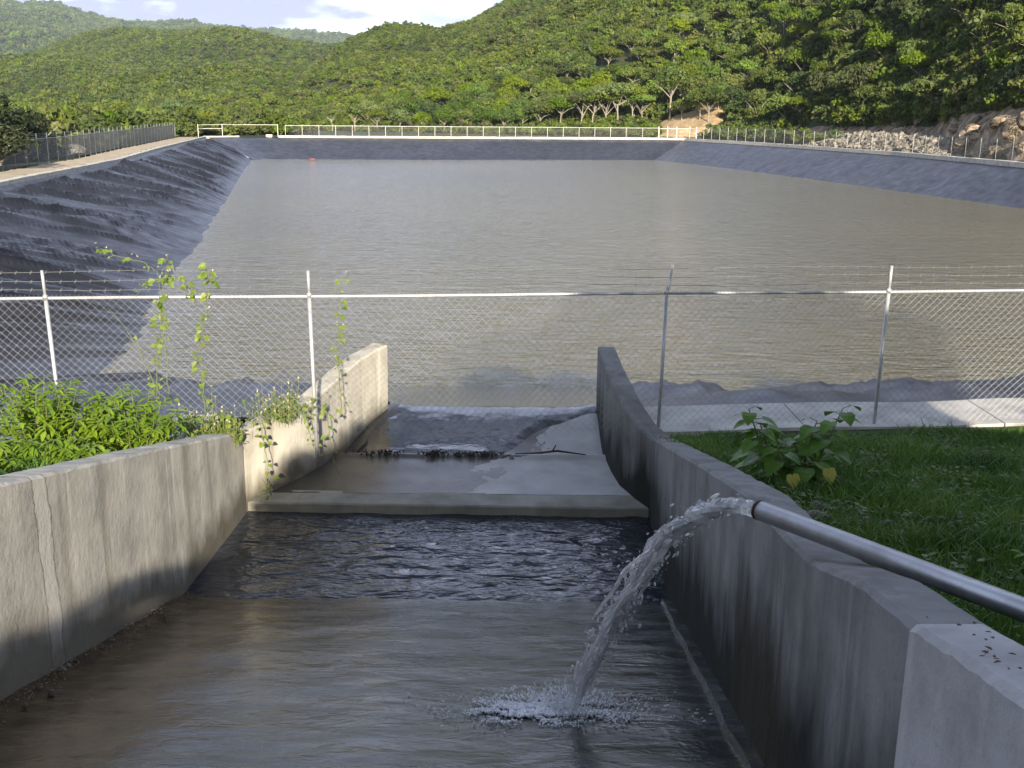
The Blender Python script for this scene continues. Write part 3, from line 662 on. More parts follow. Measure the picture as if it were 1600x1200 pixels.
# ---------------------------------------------------------------- near chain-link fence
fy = lambda x: 12.25+.1*x
RAILZ = 1.70
nf = tag(empty('chain_link_fence', (0, 12.25, 0)), 'near chain-link fence with galvanised posts and three barbed wires', 'fence')
def put(mb, name, mat, par, smooth=False, label=None):
    o = mb.build(name, mat, par, smooth); at_origin(o)
    if label: o['label'] = label
    return o
for x, zb, lean, top in ((-9.1, .1, 0, 2.05), (-5.22, .0, -.05, 2.02), (-2.33, .1, -.02, 2.0), (1.80, -.1, .035, 1.72), (4.55, -.1, .03, 2.02), (8.2, -.1, .0, 2.02)):
    b = MB(); b.tube([(x, fy(x)-.02, zb-.4), (x+lean, fy(x)-.02, RAILZ-.02)], .022, 10)
    b.tube([(x+lean, fy(x)-.02, RAILZ), (x+lean, fy(x)-.02, RAILZ+.04)], .028, 10)
    if top > 1.8: b.tube([(x+lean, fy(x)-.02, RAILZ), (x+lean*1.2, fy(x)-.02, top)], .018, 8)
    else: b.tube([(x+lean, fy(x)-.02, RAILZ), (x+lean+.03, fy(x)+.02, RAILZ+.12), (x+lean+.075, fy(x)+.10, RAILZ+.33)], .018, 8)
    put(b, 'fence_post', GALV, nf, True, 'post with bent barbed-wire arm' if top < 1.8 else None)
b = MB()
xs = np.linspace(-10, 9, 60); b.tube([(x, fy(x), RAILZ+.004*math.sin(x*1.1)) for x in xs], .019, 8); put(b, 'top_rail', GALV, nf, True)
for k, dz in enumerate((.10, .20, .30)):
    b = MB(); pts = []
    for x in np.linspace(-10, 9, 90): pts.append((x, fy(x)+.03*k/2, RAILZ+dz+.012*math.sin(x*1.7+k)))
    b.tube(pts, .0027, 4)
    for x in np.arange(-9.9, 9, .16):
        z = RAILZ+dz+.012*math.sin(x*1.7+k); y = fy(x)+.03*k/2
        b.tube([(x-.008, y-.012, z-.018), (x+.008, y+.012, z+.018)], .002, 3); b.tube([(x+.006, y-.012, z+.018), (x-.006, y+.012, z-.018)], .002, 3)
    put(b, 'barbed_wire', WIRE, nf)
def mesh_bottom(x):
    if x < -3.2: return .06
    if x < -1.9: return .28
    if x < 1.2: return .02
    return .04
def chain(mb, x0, x1, zb, zt, yf, pitch, r, step=.14, sag=.012):
    dz = zt-zb; n0 = int((x1-x0+dz)/pitch)
    for sgn in (1, -1):
        for i in range(n0+1):
            xs_ = x0-dz+i*pitch if sgn == 1 else x0+i*pitch
            xe = xs_+dz if sgn == 1 else xs_-dz
            t0, t1 = 0., 1.
            for lim, op in ((x0, 1), (x1, -1)):
                fa, fb = (xs_-lim)*op, (xe-lim)*op
                if fa < 0 and fb < 0: t0 = 2; break
                if fa < 0: t0 = max(t0, fa/(fa-fb))
                elif fb < 0: t1 = min(t1, fa/(fa-fb))
            if t0 >= t1: continue
            pa = (xs_+(xe-xs_)*t0, zb+dz*t0); pb = (xs_+(xe-xs_)*t1, zb+dz*t1)
            k = max(1, int((t1-t0)*dz/step)); pts = []
            for j in range(k+1):
                x = pa[0]+(pb[0]-pa[0])*j/k; z = pa[1]+(pb[1]-pa[1])*j/k
                pts.append((x+sag*.6*math.sin(z*9+x*1.3), yf(x)+.003*sgn+sag*math.sin(x*2.3)*math.sin(z*2.2), z))
            mb.tube(pts, r, 3, False)
b = MB()
for x0, x1, zb in ((-10, -3.15, -.02), (-3.15, -1.95, .2), (-1.95, 1.25, .0), (1.25, 9, .03)):
    chain(b, x0, x1, zb, RAILZ-.005, lambda x: fy(x)-.005, .094, .0015)
for x in np.arange(-10, 9, .049): b.tube([(x-.009, fy(x)-.03, RAILZ-.02), (x, fy(x)-.03, RAILZ+.022), (x+.010, fy(x)-.03, RAILZ+.048)], .0022, 3, False)
put(b, 'wire_mesh', WIRE, nf)

# ---------------------------------------------------------------- far, left and right fences
def line_pts(u0, u1, off, stp):
    uu = np.arange(u0, u1, stp); cw = crest(uu); P = cw[:2].T; tn = np.gradient(P, axis=0); nr = np.stack([tn[:, 1], -tn[:, 0]], -1); nr /= np.hypot(*nr.T)[:, None]
    return P+nr*off
def gen_chain(mb, P, zb, zt, pitch, r):
    L = np.r_[0, np.cumsum(np.hypot(*np.diff(P, axis=0).T))]; dz = zt-zb
    def at(s_): return (np.interp(s_, L, P[:, 0]), np.interp(s_, L, P[:, 1]))
    for sgn in (1, -1):
        for s_ in np.arange(0, L[-1], pitch):
            e = s_+sgn*dz
            if e < 0 or e > L[-1]: continue
            a, c_ = at(s_), at(e); mb.tube([(*a, zb), (*c_, zt)], r, 3, False)
def simple_fence(name, P, zt, top, label, rail_mat, post_mat, rail_r, post_r, mesh_r, pitch, wires=True, low=None, every=1):
    fe = tag(empty(name, (P[0][0], P[0][1], 0)), label, 'fence')
    for p in P[::every]:
        b = MB(); b.tube([(p[0], p[1], -.3), (p[0], p[1], top)], post_r, 6); put(b, 'fence_post', post_mat, fe)
    if rail_r:
        b = MB(); b.tube([(p[0], p[1], zt) for p in P], rail_r, 6); put(b, 'top_rail', rail_mat, fe)
    if low:
        b = MB(); b.tube([(p[0], p[1], low) for p in P], rail_r*.8, 6); put(b, 'bottom_rail', rail_mat, fe)
    if mesh_r:
        b = MB(); gen_chain(b, P, .05, zt, pitch, mesh_r); put(b, 'wire_mesh', WIRE, fe)
    if wires:
        for dz in (.12, .24, .36):
            b = MB(); b.tube([(p[0], p[1], zt+dz) for p in P], .006, 3); put(b, 'barbed_wire', WIRE, fe)
    return fe
Pf = line_pts(cl[11]+4., cl[15]-4.6, 1.0, 2.52)
ff = simple_fence('rail_fence', Pf, 1.68, 1.72, 'long white painted rail and wire fence on the far rim', GALV, PAINT, .034, .030, .0040, .11, False)
Pg = line_pts(cl[15]-5.2, cl[16]+2.6, 1.0, 1.6)
gt = tag(empty('rail_gate', (Pg[0][0], Pg[0][1], 0)), 'pale two-rail barrier closing the gap at the far corner', 'gate')
b = MB(); b.tube([(p[0], p[1], 1.75) for p in Pg], .036, 6); put(b, 'top_rail', PAINT, gt)
b = MB(); b.tube([(p[0], p[1], 1.2) for p in Pg[len(Pg)//2+1:]], .05, 6); put(b, 'middle_rail', PAINT, gt)
for p in (Pg[0], Pg[len(Pg)//2+1], Pg[-1]): b = MB(); b.tube([(p[0], p[1], -.2), (p[0], p[1], 1.85)], .045, 6); put(b, 'gate_post', PAINT, gt)
Pl = line_pts(cl[16]+2.5, PER-8, 4.0, 2.6)
simple_fence('chain_link_fence', Pl, 1.75, 2.12, 'long chain-link fence behind the dirt track on the bank', GALV, GALV, .018, .02, .0044, .10)
Pr = line_pts(cl[7]-4, cl[11]-2, 1.3, 2.75)
simple_fence('chain_link_fence', Pr, 1.7, 1.95, 'thin post and wire fence before the boulders and rubble', GALV, GALV, 0, .024, .0028, .12, True)
Pm = line_pts(cl[11]-1.5, cl[11]+4.2, 1.2, 1.4)
gt = tag(empty('metal_gate', (Pm[0][0], Pm[0][1], 0)), 'tall posted wire gate at the far rim near the orange earth', 'gate')
for p in Pm: b = MB(); b.tube([(p[0], p[1], -.3), (p[0], p[1], 1.95)], .055, 6); put(b, 'gate_post', PAINT, gt)
b = MB(); b.tube([(p[0], p[1], 1.62) for p in Pm], .04, 6); put(b, 'gate_rail', PAINT, gt)
b = MB(); gen_chain(b, Pm, .05, 1.6, .11, .004); put(b, 'wire_mesh', WIRE, gt)
# dark screen fence of a second basin behind the left track
SCREEN = NT('dark_screen'); SCREEN.set((.045, .05, .05), .8); SCREEN = SCREEN.m
A_, B_ = onz(-60, 268, -.6), onz(84, 236, -.6)
A_, B_ = Vector((-33.5, 52, 0)), Vector((-36.5, 74, 0))
sc = tag(empty('screen_fence', A_), 'low dark screen fence with a pale top rail behind the track', 'fence')
ks = 9; pts = [A_.lerp(B_, i/ks) for i in range(ks+1)]
v = []; f = []
for p in pts: v += [(p.x, p.y, -1.2), (p.x, p.y, .78), (p.x-.02, p.y, .78), (p.x-.02, p.y, -1.2)]
for i in range(ks):
    for j in range(3): f.append((i*4+j, (i+1)*4+j, (i+1)*4+j+1, i*4+j+1))
at_origin(mesh_obj('screen_cloth', v, f, SCREEN, sc))
b = MB(); b.tube([(p.x+.04, p.y, .82) for p in pts], .03, 6); put(b, 'top_rail', GALV, sc)
for p in pts: b = MB(); b.tube([(p.x+.05, p.y, -1.2), (p.x+.05, p.y, .85)], .03, 6); put(b, 'fence_post', GALV, sc)

# ---------------------------------------------------------------- rocks
def rock_mesh(seed, flat=1.0):
    bm = bmesh.new(); bmesh.ops.create_icosphere(bm, subdivisions=4, radius=1)
    rs = random.Random(seed); planes = []
    for _ in range(16):
        n_ = Vector((rs.gauss(0, 1), rs.gauss(0, 1), rs.gauss(0, 1))).normalized(); planes.append((n_, rs.uniform(.58, .9)))
    for v_ in bm.verts:
        c_ = v_.co.copy()
        for n_, d_ in planes:
            e = c_.dot(n_)
            if e > d_: c_ -= n_*(e-d_)*.92
        c_ *= 1+.10*mn.noise(c_*1.7+Vector((seed, 0, 0)))+.05*mn.noise(c_*5+Vector((0, seed, 0)))
        c_.z *= flat; v_.co = c_
    me = bpy.data.meshes.new('boulder'); bm.to_mesh(me); bm.free(); me.polygons.foreach_set('use_smooth', [False]*len(me.polygons)); return me
RM = [rock_mesh(i*3+1, random.uniform(.7, .95)) for i in range(7)]
for m_ in RM: m_.materials.append(ROCK)
def on_terrain(px, py, r0=70, r1=260):
    d = ray(px, py); last = None
    for r_ in np.arange(r0, r1, .5):
        p = CO+d*(r_/math.hypot(d.x, d.y))
        if ground_at(p.x, p.y) >= p.z: return p
    return None
BL = [(1590,205,1.9,'big tan boulder at the far edge of the rock cut'),(1555,228,1.6,'orange-tan boulder split by dark cracks low on the cut'),(1525,210,2.3,'largest pinkish boulder face high on the rock cut'),(1507,232,1.5,'pale leaning slab boulder beside the fence posts'),
      (1575,238,1.0,'small boulder at the foot of the cut by the last fence posts'),(1543,238,.9,'round tan boulder touching the foot of the cut'),(1600,230,1.5,'grey-brown boulder at the picture edge by the fence'),(1480,236,1.1,'boulder at the end of the rubble bank'),
      (1495,200,1.2,'dark cracked boulder above the leaning slab'),(1565,190,1.5,'boulder under the grassy lip of the cut'),(1440,192,1.2,'dark boulder in the shaded hollow of the cut'),(1418,172,1.6,'ochre outcrop block high over the rubble bank'),(1395,178,1.7,'tall ochre outcrop block over the middle of the rubble'),
      (1375,186,1.3,'small ochre outcrop block beside the tall one'),(1350,190,1.2,'grey outcrop block over the rubble'),(1325,196,1.0,'low dark outcrop block at the end of the outcrop'),(1405,195,1.1,'broken block under the ochre outcrop'),(1462,216,1.0,'brown boulder between rubble and rock cut'),(1610,190,1.9,'boulder high on the cut at the picture edge'),
      (1530,190,1.2,'boulder beneath the bush-topped lip of the cut')]
for i, (px, py, s_, lb) in enumerate(BL):
    p = on_terrain(px, py)
    if p is None: continue
    o = link(bpy.data.objects.new('boulder', RM[i % 7])); o.location = p+Vector((.2, .3, -.15)); o.rotation_euler = (random.uniform(-.4, .4), random.uniform(-.5, .5), random.uniform(0, 6)); s_ *= .85
    o.scale = (s_*random.uniform(.8, 1.25), s_*random.uniform(.8, 1.2), s_*random.uniform(.7, 1.1)); tag(o, lb, 'boulder', 'boulders of the rock cut')
# rubble bank: loose broken stone, nobody could count it
b = MB(); bm = bmesh.new(); bmesh.ops.create_icosphere(bm, subdivisions=1, radius=1); iv = [v_.co.copy() for v_ in bm.verts]; iff = [[v_.index for v_ in f_.verts] for f_ in bm.faces]; bm.free()
def rub_line(t):   # along the right rim between two places
    u = (cl[8]+20)+(cl[10]-cl[8]-24)*t; c_ = crest(u); return Vector((c_[0], c_[1], 0))
hv = []; hf = []; kt, ks = 60, 10
for i in range(kt+1):
    t = i/kt; p = rub_line(t); hmax = 1.75*min(1, t*5, (1-t)*4)*(1+.2*mn.noise(Vector((t*9, 0, 0))))
    for j in range(ks+1):
        q_ = j/ks; hv.append((p.x+2.0+5.5*q_, p.y+.4*q_, -.1+hmax*math.sin(math.pi*min(1, q_*.9+.02))))
for i in range(kt):
    for j in range(ks): hf.append((i*(ks+1)+j, (i+1)*(ks+1)+j, (i+1)*(ks+1)+j+1, i*(ks+1)+j+1))
b.add(hv, hf)
for i in range(2600):
    t = random.random(); p = rub_line(t); hmax = 1.75*min(1, t*5, (1-t)*4); q_ = random.random()**1.2; s_ = random.choice((.10, .14, .18, .22, .3, .42))*random.uniform(.7, 1.3)
    c_ = Vector((p.x+2.0+5.5*q_, p.y+.4*q_, -.1+hmax*math.sin(math.pi*min(1, q_*.9+.02))))
    rm = Matrix.Rotation(random.uniform(0, 6), 3, Vector((random.gauss(0, 1), random.gauss(0, 1), random.gauss(0, 1))).normalized())
    b.add([c_+rm @ Vector((v_.x*s_*1.3, v_.y*s_, v_.z*s_*.7))*random.uniform(.75, 1.15) for v_ in iv], iff)
tag(b.build('rubble', STONE), 'long bank of broken grey-tan stone behind the rim fence', 'rubble', kind='stuff')
# pale boulders behind the left fence
for x, y, z, s_, lb in ((-36.5, 66, .5, 1.1, 'pale boulder behind the track fence, the larger of two'), (-35.6, 69.5, .3, .8, 'pale boulder behind the track fence, the smaller of two'), (-39.6, 96, .1, 1.5, 'flat pale slab of stone beside the dirt track')):
    o = link(bpy.data.objects.new('boulder', RM[2])); o.location = (x, y, z); o.scale = (s_, s_*1.2, s_*.6); o.rotation_euler = (.1, .2, x); tag(o, lb, 'boulder')
    o.data = RM[2].copy(); o.data.materials.clear(); o.data.materials.append(PALE)
# small stones at the foot of the left wall
for i, (px, py, s_) in enumerate(((48, 1062, .035), (62, 1074, .028), (97, 1046, .03), (107, 1040, .024), (80, 1082, .03), (40, 1102, .024), (118, 1032, .02), (160, 1010, .018), (258, 962, .022), (230, 975, .018))):
    d = ray(px, py); t = 5.
    p = CO+d
    for k in np.arange(3, 13, .01):
        p = CO+d*k/d.y
        if p.z <= floor_z(p.y)+.03: break
    o = link(bpy.data.objects.new('stone', RM[i % 7].copy())); o.data.materials.clear(); o.data.materials.append(PALE if i % 2 == 0 else STONE)
    o.location = p; o.scale = (s_*1.3, s_, s_*.8); o.rotation_euler = (i, i*2, i*3); tag(o, 'small loose stone lying on the silt at the foot of the pale channel wall', 'stone', 'stones at the foot of the pale wall')
b = MB(); rs_ = random.Random(21)
for i in range(420):
    y = rs_.uniform(5.4, 9.5); x = xl_(y)+abs(rs_.gauss(0, .10))+.01; q_ = rs_.uniform(.0025, .0075)
    if mn.noise(Vector((y*1.6, 0, 9))) < -.15 and rs_.random() < .75: continue
    drop(b, (x, y, floor_z(y)+.055*math.exp(-((x-xl_(y))/.16)**2)+.004), q_, .6)
tag(b.build('gravel', SEDI), 'line of fine gravel and grit along the foot of the pale channel wall', 'gravel', kind='stuff')
# driftwood and debris on the apron
b = MB(); b.tube([(.05, 13.42, -.655), (.4, 13.40, -.63), (.62, 13.44, -.615), (1.0, 13.42, -.66)], [.008, .014, .016, .006], 6); b.tube([(.55, 13.44, -.62), (.60, 13.48, -.54)], [.012, .006], 5)
A = NT('wet_wood'); A.set((.055, .03, .02), .7); tag(b.build('driftwood_stick', A.m, None, True), 'thin dark stick lying on the dry part of the apron', 'stick')
A = NT('rotting_leaves'); A.set((.035, .032, .022), .7); ROT = A.m
for (cx, w_, h_, lb) in ((-1.75, .32, .09, 'wide clump of dark wet debris on the apron break'), (-1.02, .16, .11, 'upright tuft of dark debris in the outflow'), (-.30, .20, .09, 'dark debris caught where wet floor meets dry floor'), (-.65, .16, .05, 'low scrap of dark debris between two larger clumps')):
    b = MB()
    for i in range(60):
        x, y = cx+random.gauss(0, w_*.45), 13.45+random.gauss(0, .05); a = random.uniform(0, 6); l = random.uniform(.03, .09)
        p = Vector((x, y, -.69)); e = p+Vector((math.cos(a)*l, math.sin(a)*l*.5, random.uniform(.0, h_*.6))); m_ = (p+e)/2+Vector((0, 0, random.uniform(0, .03)))
        b.tube([p, m_, e], [.006, .010, .003], 4)
    tag(b.build('debris_clump', ROT), lb, 'debris', 'debris on the apron')
p = onz(488, 250, WZ); b = MB(); b.tube([p+Vector((-.4, 0, .1)), p+Vector((-.3, 0, .12)), p+Vector((.3, 0, .12)), p+Vector((.4, 0, .1))], [.04, .10, .10, .04], 10)
A = NT('red_float'); A.set((.30, .08, .06), .6); tag(b.build('float', A.m, None, True), 'small red float at the waterline of the far bank', 'float')

# ---------------------------------------------------------------- trees
def quad_leaf(vs, fs, c, n_, sz, rs):
    a = n_.orthogonal().normalized(); a.rotate(Matrix.Rotation(rs.uniform(0, 6.28), 3, n_)); b_ = n_.cross(a)
    k = len(vs); l = sz*rs.uniform(.7, 1.3); w_ = sz*rs.uniform(.4, .75)
    vs += [c-a*l*.5, c+b_*w_*.5-n_*sz*.12, c+a*l*.5, c-b_*w_*.5-n_*sz*.12]; fs.append((k, k+1, k+2, k+3))
def crown_mesh(name, seed, nclump, nleaf, leaf, shape, mat):
    rs = random.Random(seed); vs = []; fs = []
    for _ in range(nclump):
        while True:
            p = Vector((rs.uniform(-1, 1), rs.uniform(-1, 1), rs.uniform(-1, 1)))
            if .25 < p.length < .92: break
        if shape == 'dome': c = Vector((p.x*.8, p.y*.8, (abs(p.z)*1.0-.25)*.62))
        elif shape == 'umbrella': c = Vector((p.x*.92, p.y*.92, .42-.42*(p.x*p.x+p.y*p.y)+p.z*.16))
        elif shape == 'tall': c = Vector((p.x*.6, p.y*.6, p.z*1.1))
        else: c = Vector((p.x*.85, p.y*.85, p.z*.6))
        r_ = rs.uniform(.2, .38)
        for _ in range(nleaf):
            d = Vector((rs.gauss(0, 1), rs.gauss(0, 1), rs.gauss(0, 1)+.35)).normalized()
            q_ = c+Vector((d.x*r_*1.15, d.y*r_*1.15, d.z*r_*.72))*rs.uniform(.72, 1.08)
            n_ = (d+Vector((rs.gauss(0, .45), rs.gauss(0, .45), rs.gauss(0, .45)))).normalized()
            quad_leaf(vs, fs, q_, n_, leaf, rs)
    me = bpy.data.meshes.new(name); me.from_pydata([tuple(q_) for q_ in vs], [], fs); me.materials.append(mat); me.update(); return me
def trunk_mesh(name, seed, h, r, spread, mat):
    rs = random.Random(seed); b = MB(); lean = Vector((rs.uniform(-.2, .2), rs.uniform(-.2, .2), 0))
    top = Vector((0, 0, h*.62))+lean*h*.5
    b.tube([(0, 0, -.6), lean*.2*h*.3+Vector((0, 0, h*.3)), top], [r, r*.8, r*.6], 6)
    for k in range(6):
        a = k*1.05+rs.uniform(-.3, .3); s_ = rs.uniform(.5, .95)*spread; st_ = Vector((0, 0, h*rs.uniform(.35, .6)))+lean*.3*h
        e = Vector((math.cos(a)*s_, math.sin(a)*s_, h*rs.uniform(.72, .98))); m_ = st_.lerp(e, .5)+Vector((0, 0, h*.03))
        b.tube([st_, m_, e], [r*.5, r*.34, r*.12], 5)
    me = bpy.data.meshes.new(name); me.from_pydata(b.v, [], b.f); me.materials.append(mat); me.update(); return me
PROTO = []
for i in range(9):
    sh = ('dome', 'umbrella', 'round', 'dome', 'umbrella', 'dome', 'round', 'umbrella', 'tall')[i]
    PROTO.append((crown_mesh('crown', 100+i, 34 if sh != 'tall' else 26, 46, .150, sh, TREELEAF), trunk_mesh('trunk', 200+i, 1.0, .032, .75, BARK), sh))
LAB = {'dome': 'dome-crowned green tree', 'umbrella': 'flat-topped spreading green tree', 'round': 'rounded bushy green tree', 'tall': 'narrow tall green tree'}
# candidates on the lower right-hand slope, nearest first
cand = []
rs = random.Random(5)
def px_of(p):
    q_ = CR.transposed() @ (Vector(p)-CO)
    return (800-F*q_.x/q_.z, 600+F*q_.y/q_.z) if q_.z < 0 else (9e9, 9e9)
kept = []
def try_tree(x, y, mind):
    for (a, b_) in kept:
        if (a-x)**2+(b_-y)**2 < mind*mind: return False
    kept.append((x, y)); return True
# hand-placed row at the slope foot with visible trunks
ROWX = [(872,205,1.0),(905,204,1.05),(922,205,1.1),(943,203,1.0),(962,202,1.2),(985,202,1.1),(1000,201,1.0),(1043,198,1.45),(1062,200,1.1),(1085,197,1.0),(840,206,.9),(812,208,.9),(785,208,.85),(755,210,.9),(720,211,.8),(690,212,.85),(655,214,.8),(620,216,.85),(585,218,.8),(550,222,.85),(515,226,.8),(480,232,.85),(445,238,.8),(410,245,.85),(370,252,.9),(335,262,.9),(300,270,.9),(265,285,1.0),(225,295,1.0),(185,305,1.)]
trees = []
for px, r_, s_ in ROWX:
    a = math.atan((px-800)/1696); x, y = math.sin(a)*r_, math.cos(a)*r_
    kept.append((x, y)); trees.append((x, y, s_*rs.uniform(.92, 1.08), 'row'))
tries = 0
while len(trees) < 300 and tries < 60000:
    tries += 1
    px = rs.uniform(560, 1660); a = math.atan((px-800)/1696)
    rb = np.interp(px, HA[:, 0], HA[:, 1]); r_ = rb+4.0+rs.random()**1.1*(48+.05*max(0, px-700))
    x, y = math.sin(a)*r_, math.cos(a)*r_
    if try_tree(x, y, 3.7): trees.append((x, y, rs.uniform(.7, 1.2), 'slope'))
trees_sorted = sorted(trees[len(ROWX):], key=lambda q_: math.hypot(q_[0], q_[1]))
protos = {}
def where(px, r_, rb):
    a = 'foot of the slope' if r_-rb < 14 else ('lower slope' if r_-rb < 40 else 'upper slope')
    return a
SIDE = ((620, 'behind the white rail fence'), (880, 'beyond the far fence middle'), (1030, 'beyond the far fence end'), (1150, 'over the orange earth'), (1300, 'over the start of the rubble'), (1450, 'over the ochre outcrop'), (9999, 'over the rock cut'))
for i, (x, y, s_, kind) in enumerate(trees):
    k = rs.randrange(9)
    if kind == 'row' and (y > 200): k = rs.choice((0, 1, 3, 4, 5, 7))
    crown, trunk, sh = PROTO[k]
    ht = 5.7*s_ if kind != 'row' else 7.0*s_
    rad = ht*rs.uniform(.42, .52)*(.75 if sh == 'tall' else 1)
    if kind == 'row': rad *= .85
    z = ground_at(x, y)
    o = empty('tree', (x, y, z), rs.uniform(0, 6.28))
    c_ = link(bpy.data.objects.new('crown', crown), o); low = kind == 'slope' or px_of((x, y, z))[0] < 860; c_.location = (0, 0, ht*(.54 if low else .70)); c_.scale = (rad, rad, rad*(1.12 if low else .85))
    t_ = link(bpy.data.objects.new('trunk', trunk), o); t_.scale = (ht*.6, ht*.6, ht*(.66 if low else .82))
    px, _ = px_of((x, y, z)); rr_ = math.hypot(x, y); rb = np.interp(px, HA[:, 0], HA[:, 1])
    sd = next(t for lim, t in SIDE if px < lim)
    size = 'small' if s_ < .82 else ('tall' if s_ > 1.08 else 'middling')
    tag(o, f'{size} {LAB[sh]}, {where(px, rr_, rb)}, {sd}', 'tree', f'{size} {sh} trees, {where(px, rr_, rb)}, {sd}')
# three dark trees behind the left fence
for j, (px, r_, ht, rad, lb) in enumerate(((-12, 84, 6.0, 3.1, 'dark leafy tree cut by the picture edge behind the track fence'), (30, 92, 5.2, 2.4, 'dark leafy tree second from the picture edge behind the track fence'), (62, 100, 3.4, 2.2, 'low dark bushy tree beside the taller two behind the track fence'), (-30, 74, 4.5, 3.0, 'broad dark tree reaching in from the picture edge by the track fence'))):
    a = math.atan((px-800)/1696); x, y = math.sin(a)*r_, math.cos(a)*r_
    o = empty('tree', (x, y, -1.6), j*1.3); ht += .6
    c_ = link(bpy.data.objects.new('crown', crown_mesh('crown', 300+j, 30, 50, .13, 'round', DARKLEAF)), o); c_.location = (0, 0, ht*.66); c_.scale = (rad, rad, ht*.42)
    t_ = link(bpy.data.objects.new('trunk', PROTO[j][1]), o); t_.scale = (ht*.7, ht*.7, ht*.8); tag(o, lb, 'tree')

# the forest further up: nobody could count it - one object that scatters crowns over the hills
FORP = [crown_mesh('forest_crown', 400+i, 12, 20, .27, ('dome', 'round', 'umbrella', 'dome', 'round', 'tall')[i], FORLEAF) for i in range(6)]
fc = bpy.data.collections.new('forest_crowns')
for i, m_ in enumerate(FORP):
    o = bpy.data.objects.new('forest_crown', m_); fc.objects.link(o)
pts = []; scl = []
nr_ = np.random.default_rng(11)
def scatter(n_, px0, px1, tab, s0, s1, base, tree_clear):
    px = nr_.uniform(px0, px1, n_); a = np.arctan((px-800)/1696)
    rb = np.interp(px, tab[:, 0], tab[:, 1]); rr = np.interp(px, tab[:, 0], tab[:, 2])
    u = nr_.random(n_); r0 = rb+s0*(rr-rb); r1 = rb+s1*(rr-rb); r_ = np.sqrt(r0**2+u*(r1**2-r0**2))
    x, y = np.sin(a)*r_, np.cos(a)*r_; z = terrain_h(x, y)
    sc_ = base*nr_.uniform(.6, 1.35, n_)
    return x, y, z, sc_
KG = {}
for (a, b_) in kept: KG.setdefault((int(a//5), int(b_//5)), []).append((a, b_))
def clear(x, y):
    for i in (-1, 0, 1):
        for j in (-1, 0, 1):
            for (a, b_) in KG.get((int(x//5)+i, int(y//5)+j), ()):
                if (a-x)**2+(b_-y)**2 < 9: return False
    return True
for args in ((5200, 120, 1720, HA, -.02, .16, 1.5, 2), (30000, -100, 1800, HA, .03, 1.06, 2.35, 1), (24000, -150, 720, HB, .0, 1.04, 3.5, 0), (9000, -150, 640, HC, .0, 1.03, 15, 0), (5200, -260, 470, HB, -.34, .02, 2.6, 3)):
    x, y, z, sc_ = scatter(*args)
    if args[3] is not HA:
        ha = hill(HA, x, y, 5.5)[0]
        hb = hill(args[3], x, y, 7)[0]; ok = (ha < 1.) | (hb >= ha)
        if args[7] == 3: ok = (ha < 1.) & ((y > 180) | (x < np.interp(y, [11, 25, 55, 83, 109, 157, 165], [-20.5, -22.5, -26.5, -30.5, -35.9, -45, -41])-9)) & (y > 20)
    else:
        ok = np.array([args[7] == 2 or clear(p, q_) for p, q_ in zip(x, y)]) & (np.hypot(x, y) > 60) & (terrain_h(x, y, True, True) < .5)
    for p, q_, r_, s_, k in zip(x, y, z, sc_, ok):
        if k: pts.append((p, q_, r_+s_*.42)); scl.append(s_)
fo = mesh_obj('forest', pts, [], None); tag(fo, 'continuous scrub forest covering the hills and far ridges', 'forest', kind='stuff')
at = fo.data.attributes.new('tree_scale', 'FLOAT', 'POINT'); at.data.foreach_set('value', scl)
ng = bpy.data.node_groups.new('forest_scatter', 'GeometryNodeTree')
ng.interface.new_socket('Geometry', in_out='INPUT', socket_type='NodeSocketGeometry'); ng.interface.new_socket('Geometry', in_out='OUTPUT', socket_type='NodeSocketGeometry')
gi, go = ng.nodes.new('NodeGroupInput'), ng.nodes.new('NodeGroupOutput')
m2p = ng.nodes.new('GeometryNodeMeshToPoints'); iop = ng.nodes.new('GeometryNodeInstanceOnPoints'); ci = ng.nodes.new('GeometryNodeCollectionInfo')
ci.inputs['Collection'].default_value = fc; ci.inputs['Separate Children'].default_value = True; ci.inputs['Reset Children'].default_value = True
iop.inputs['Pick Instance'].default_value = True
rv = ng.nodes.new('FunctionNodeRandomValue'); rv.data_type = 'FLOAT_VECTOR'; rv.inputs[0].default_value = (-.12, -.12, 0); rv.inputs[1].default_value = (.12, .12, 6.28)
na = ng.nodes.new('GeometryNodeInputNamedAttribute'); na.data_type = 'FLOAT'; na.inputs['Name'].default_value = 'tree_scale'
L_ = ng.links.new
L_(gi.outputs[0], m2p.inputs[0]); L_(m2p.outputs[0], iop.inputs['Points']); L_(ci.outputs[0], iop.inputs['Instance']); L_(rv.outputs[0], iop.inputs['Rotation'])
L_(na.outputs[0], iop.inputs['Scale']); L_(iop.outputs[0], go.inputs[0])
md = fo.modifiers.new('scatter', 'NODES'); md.node_group = ng

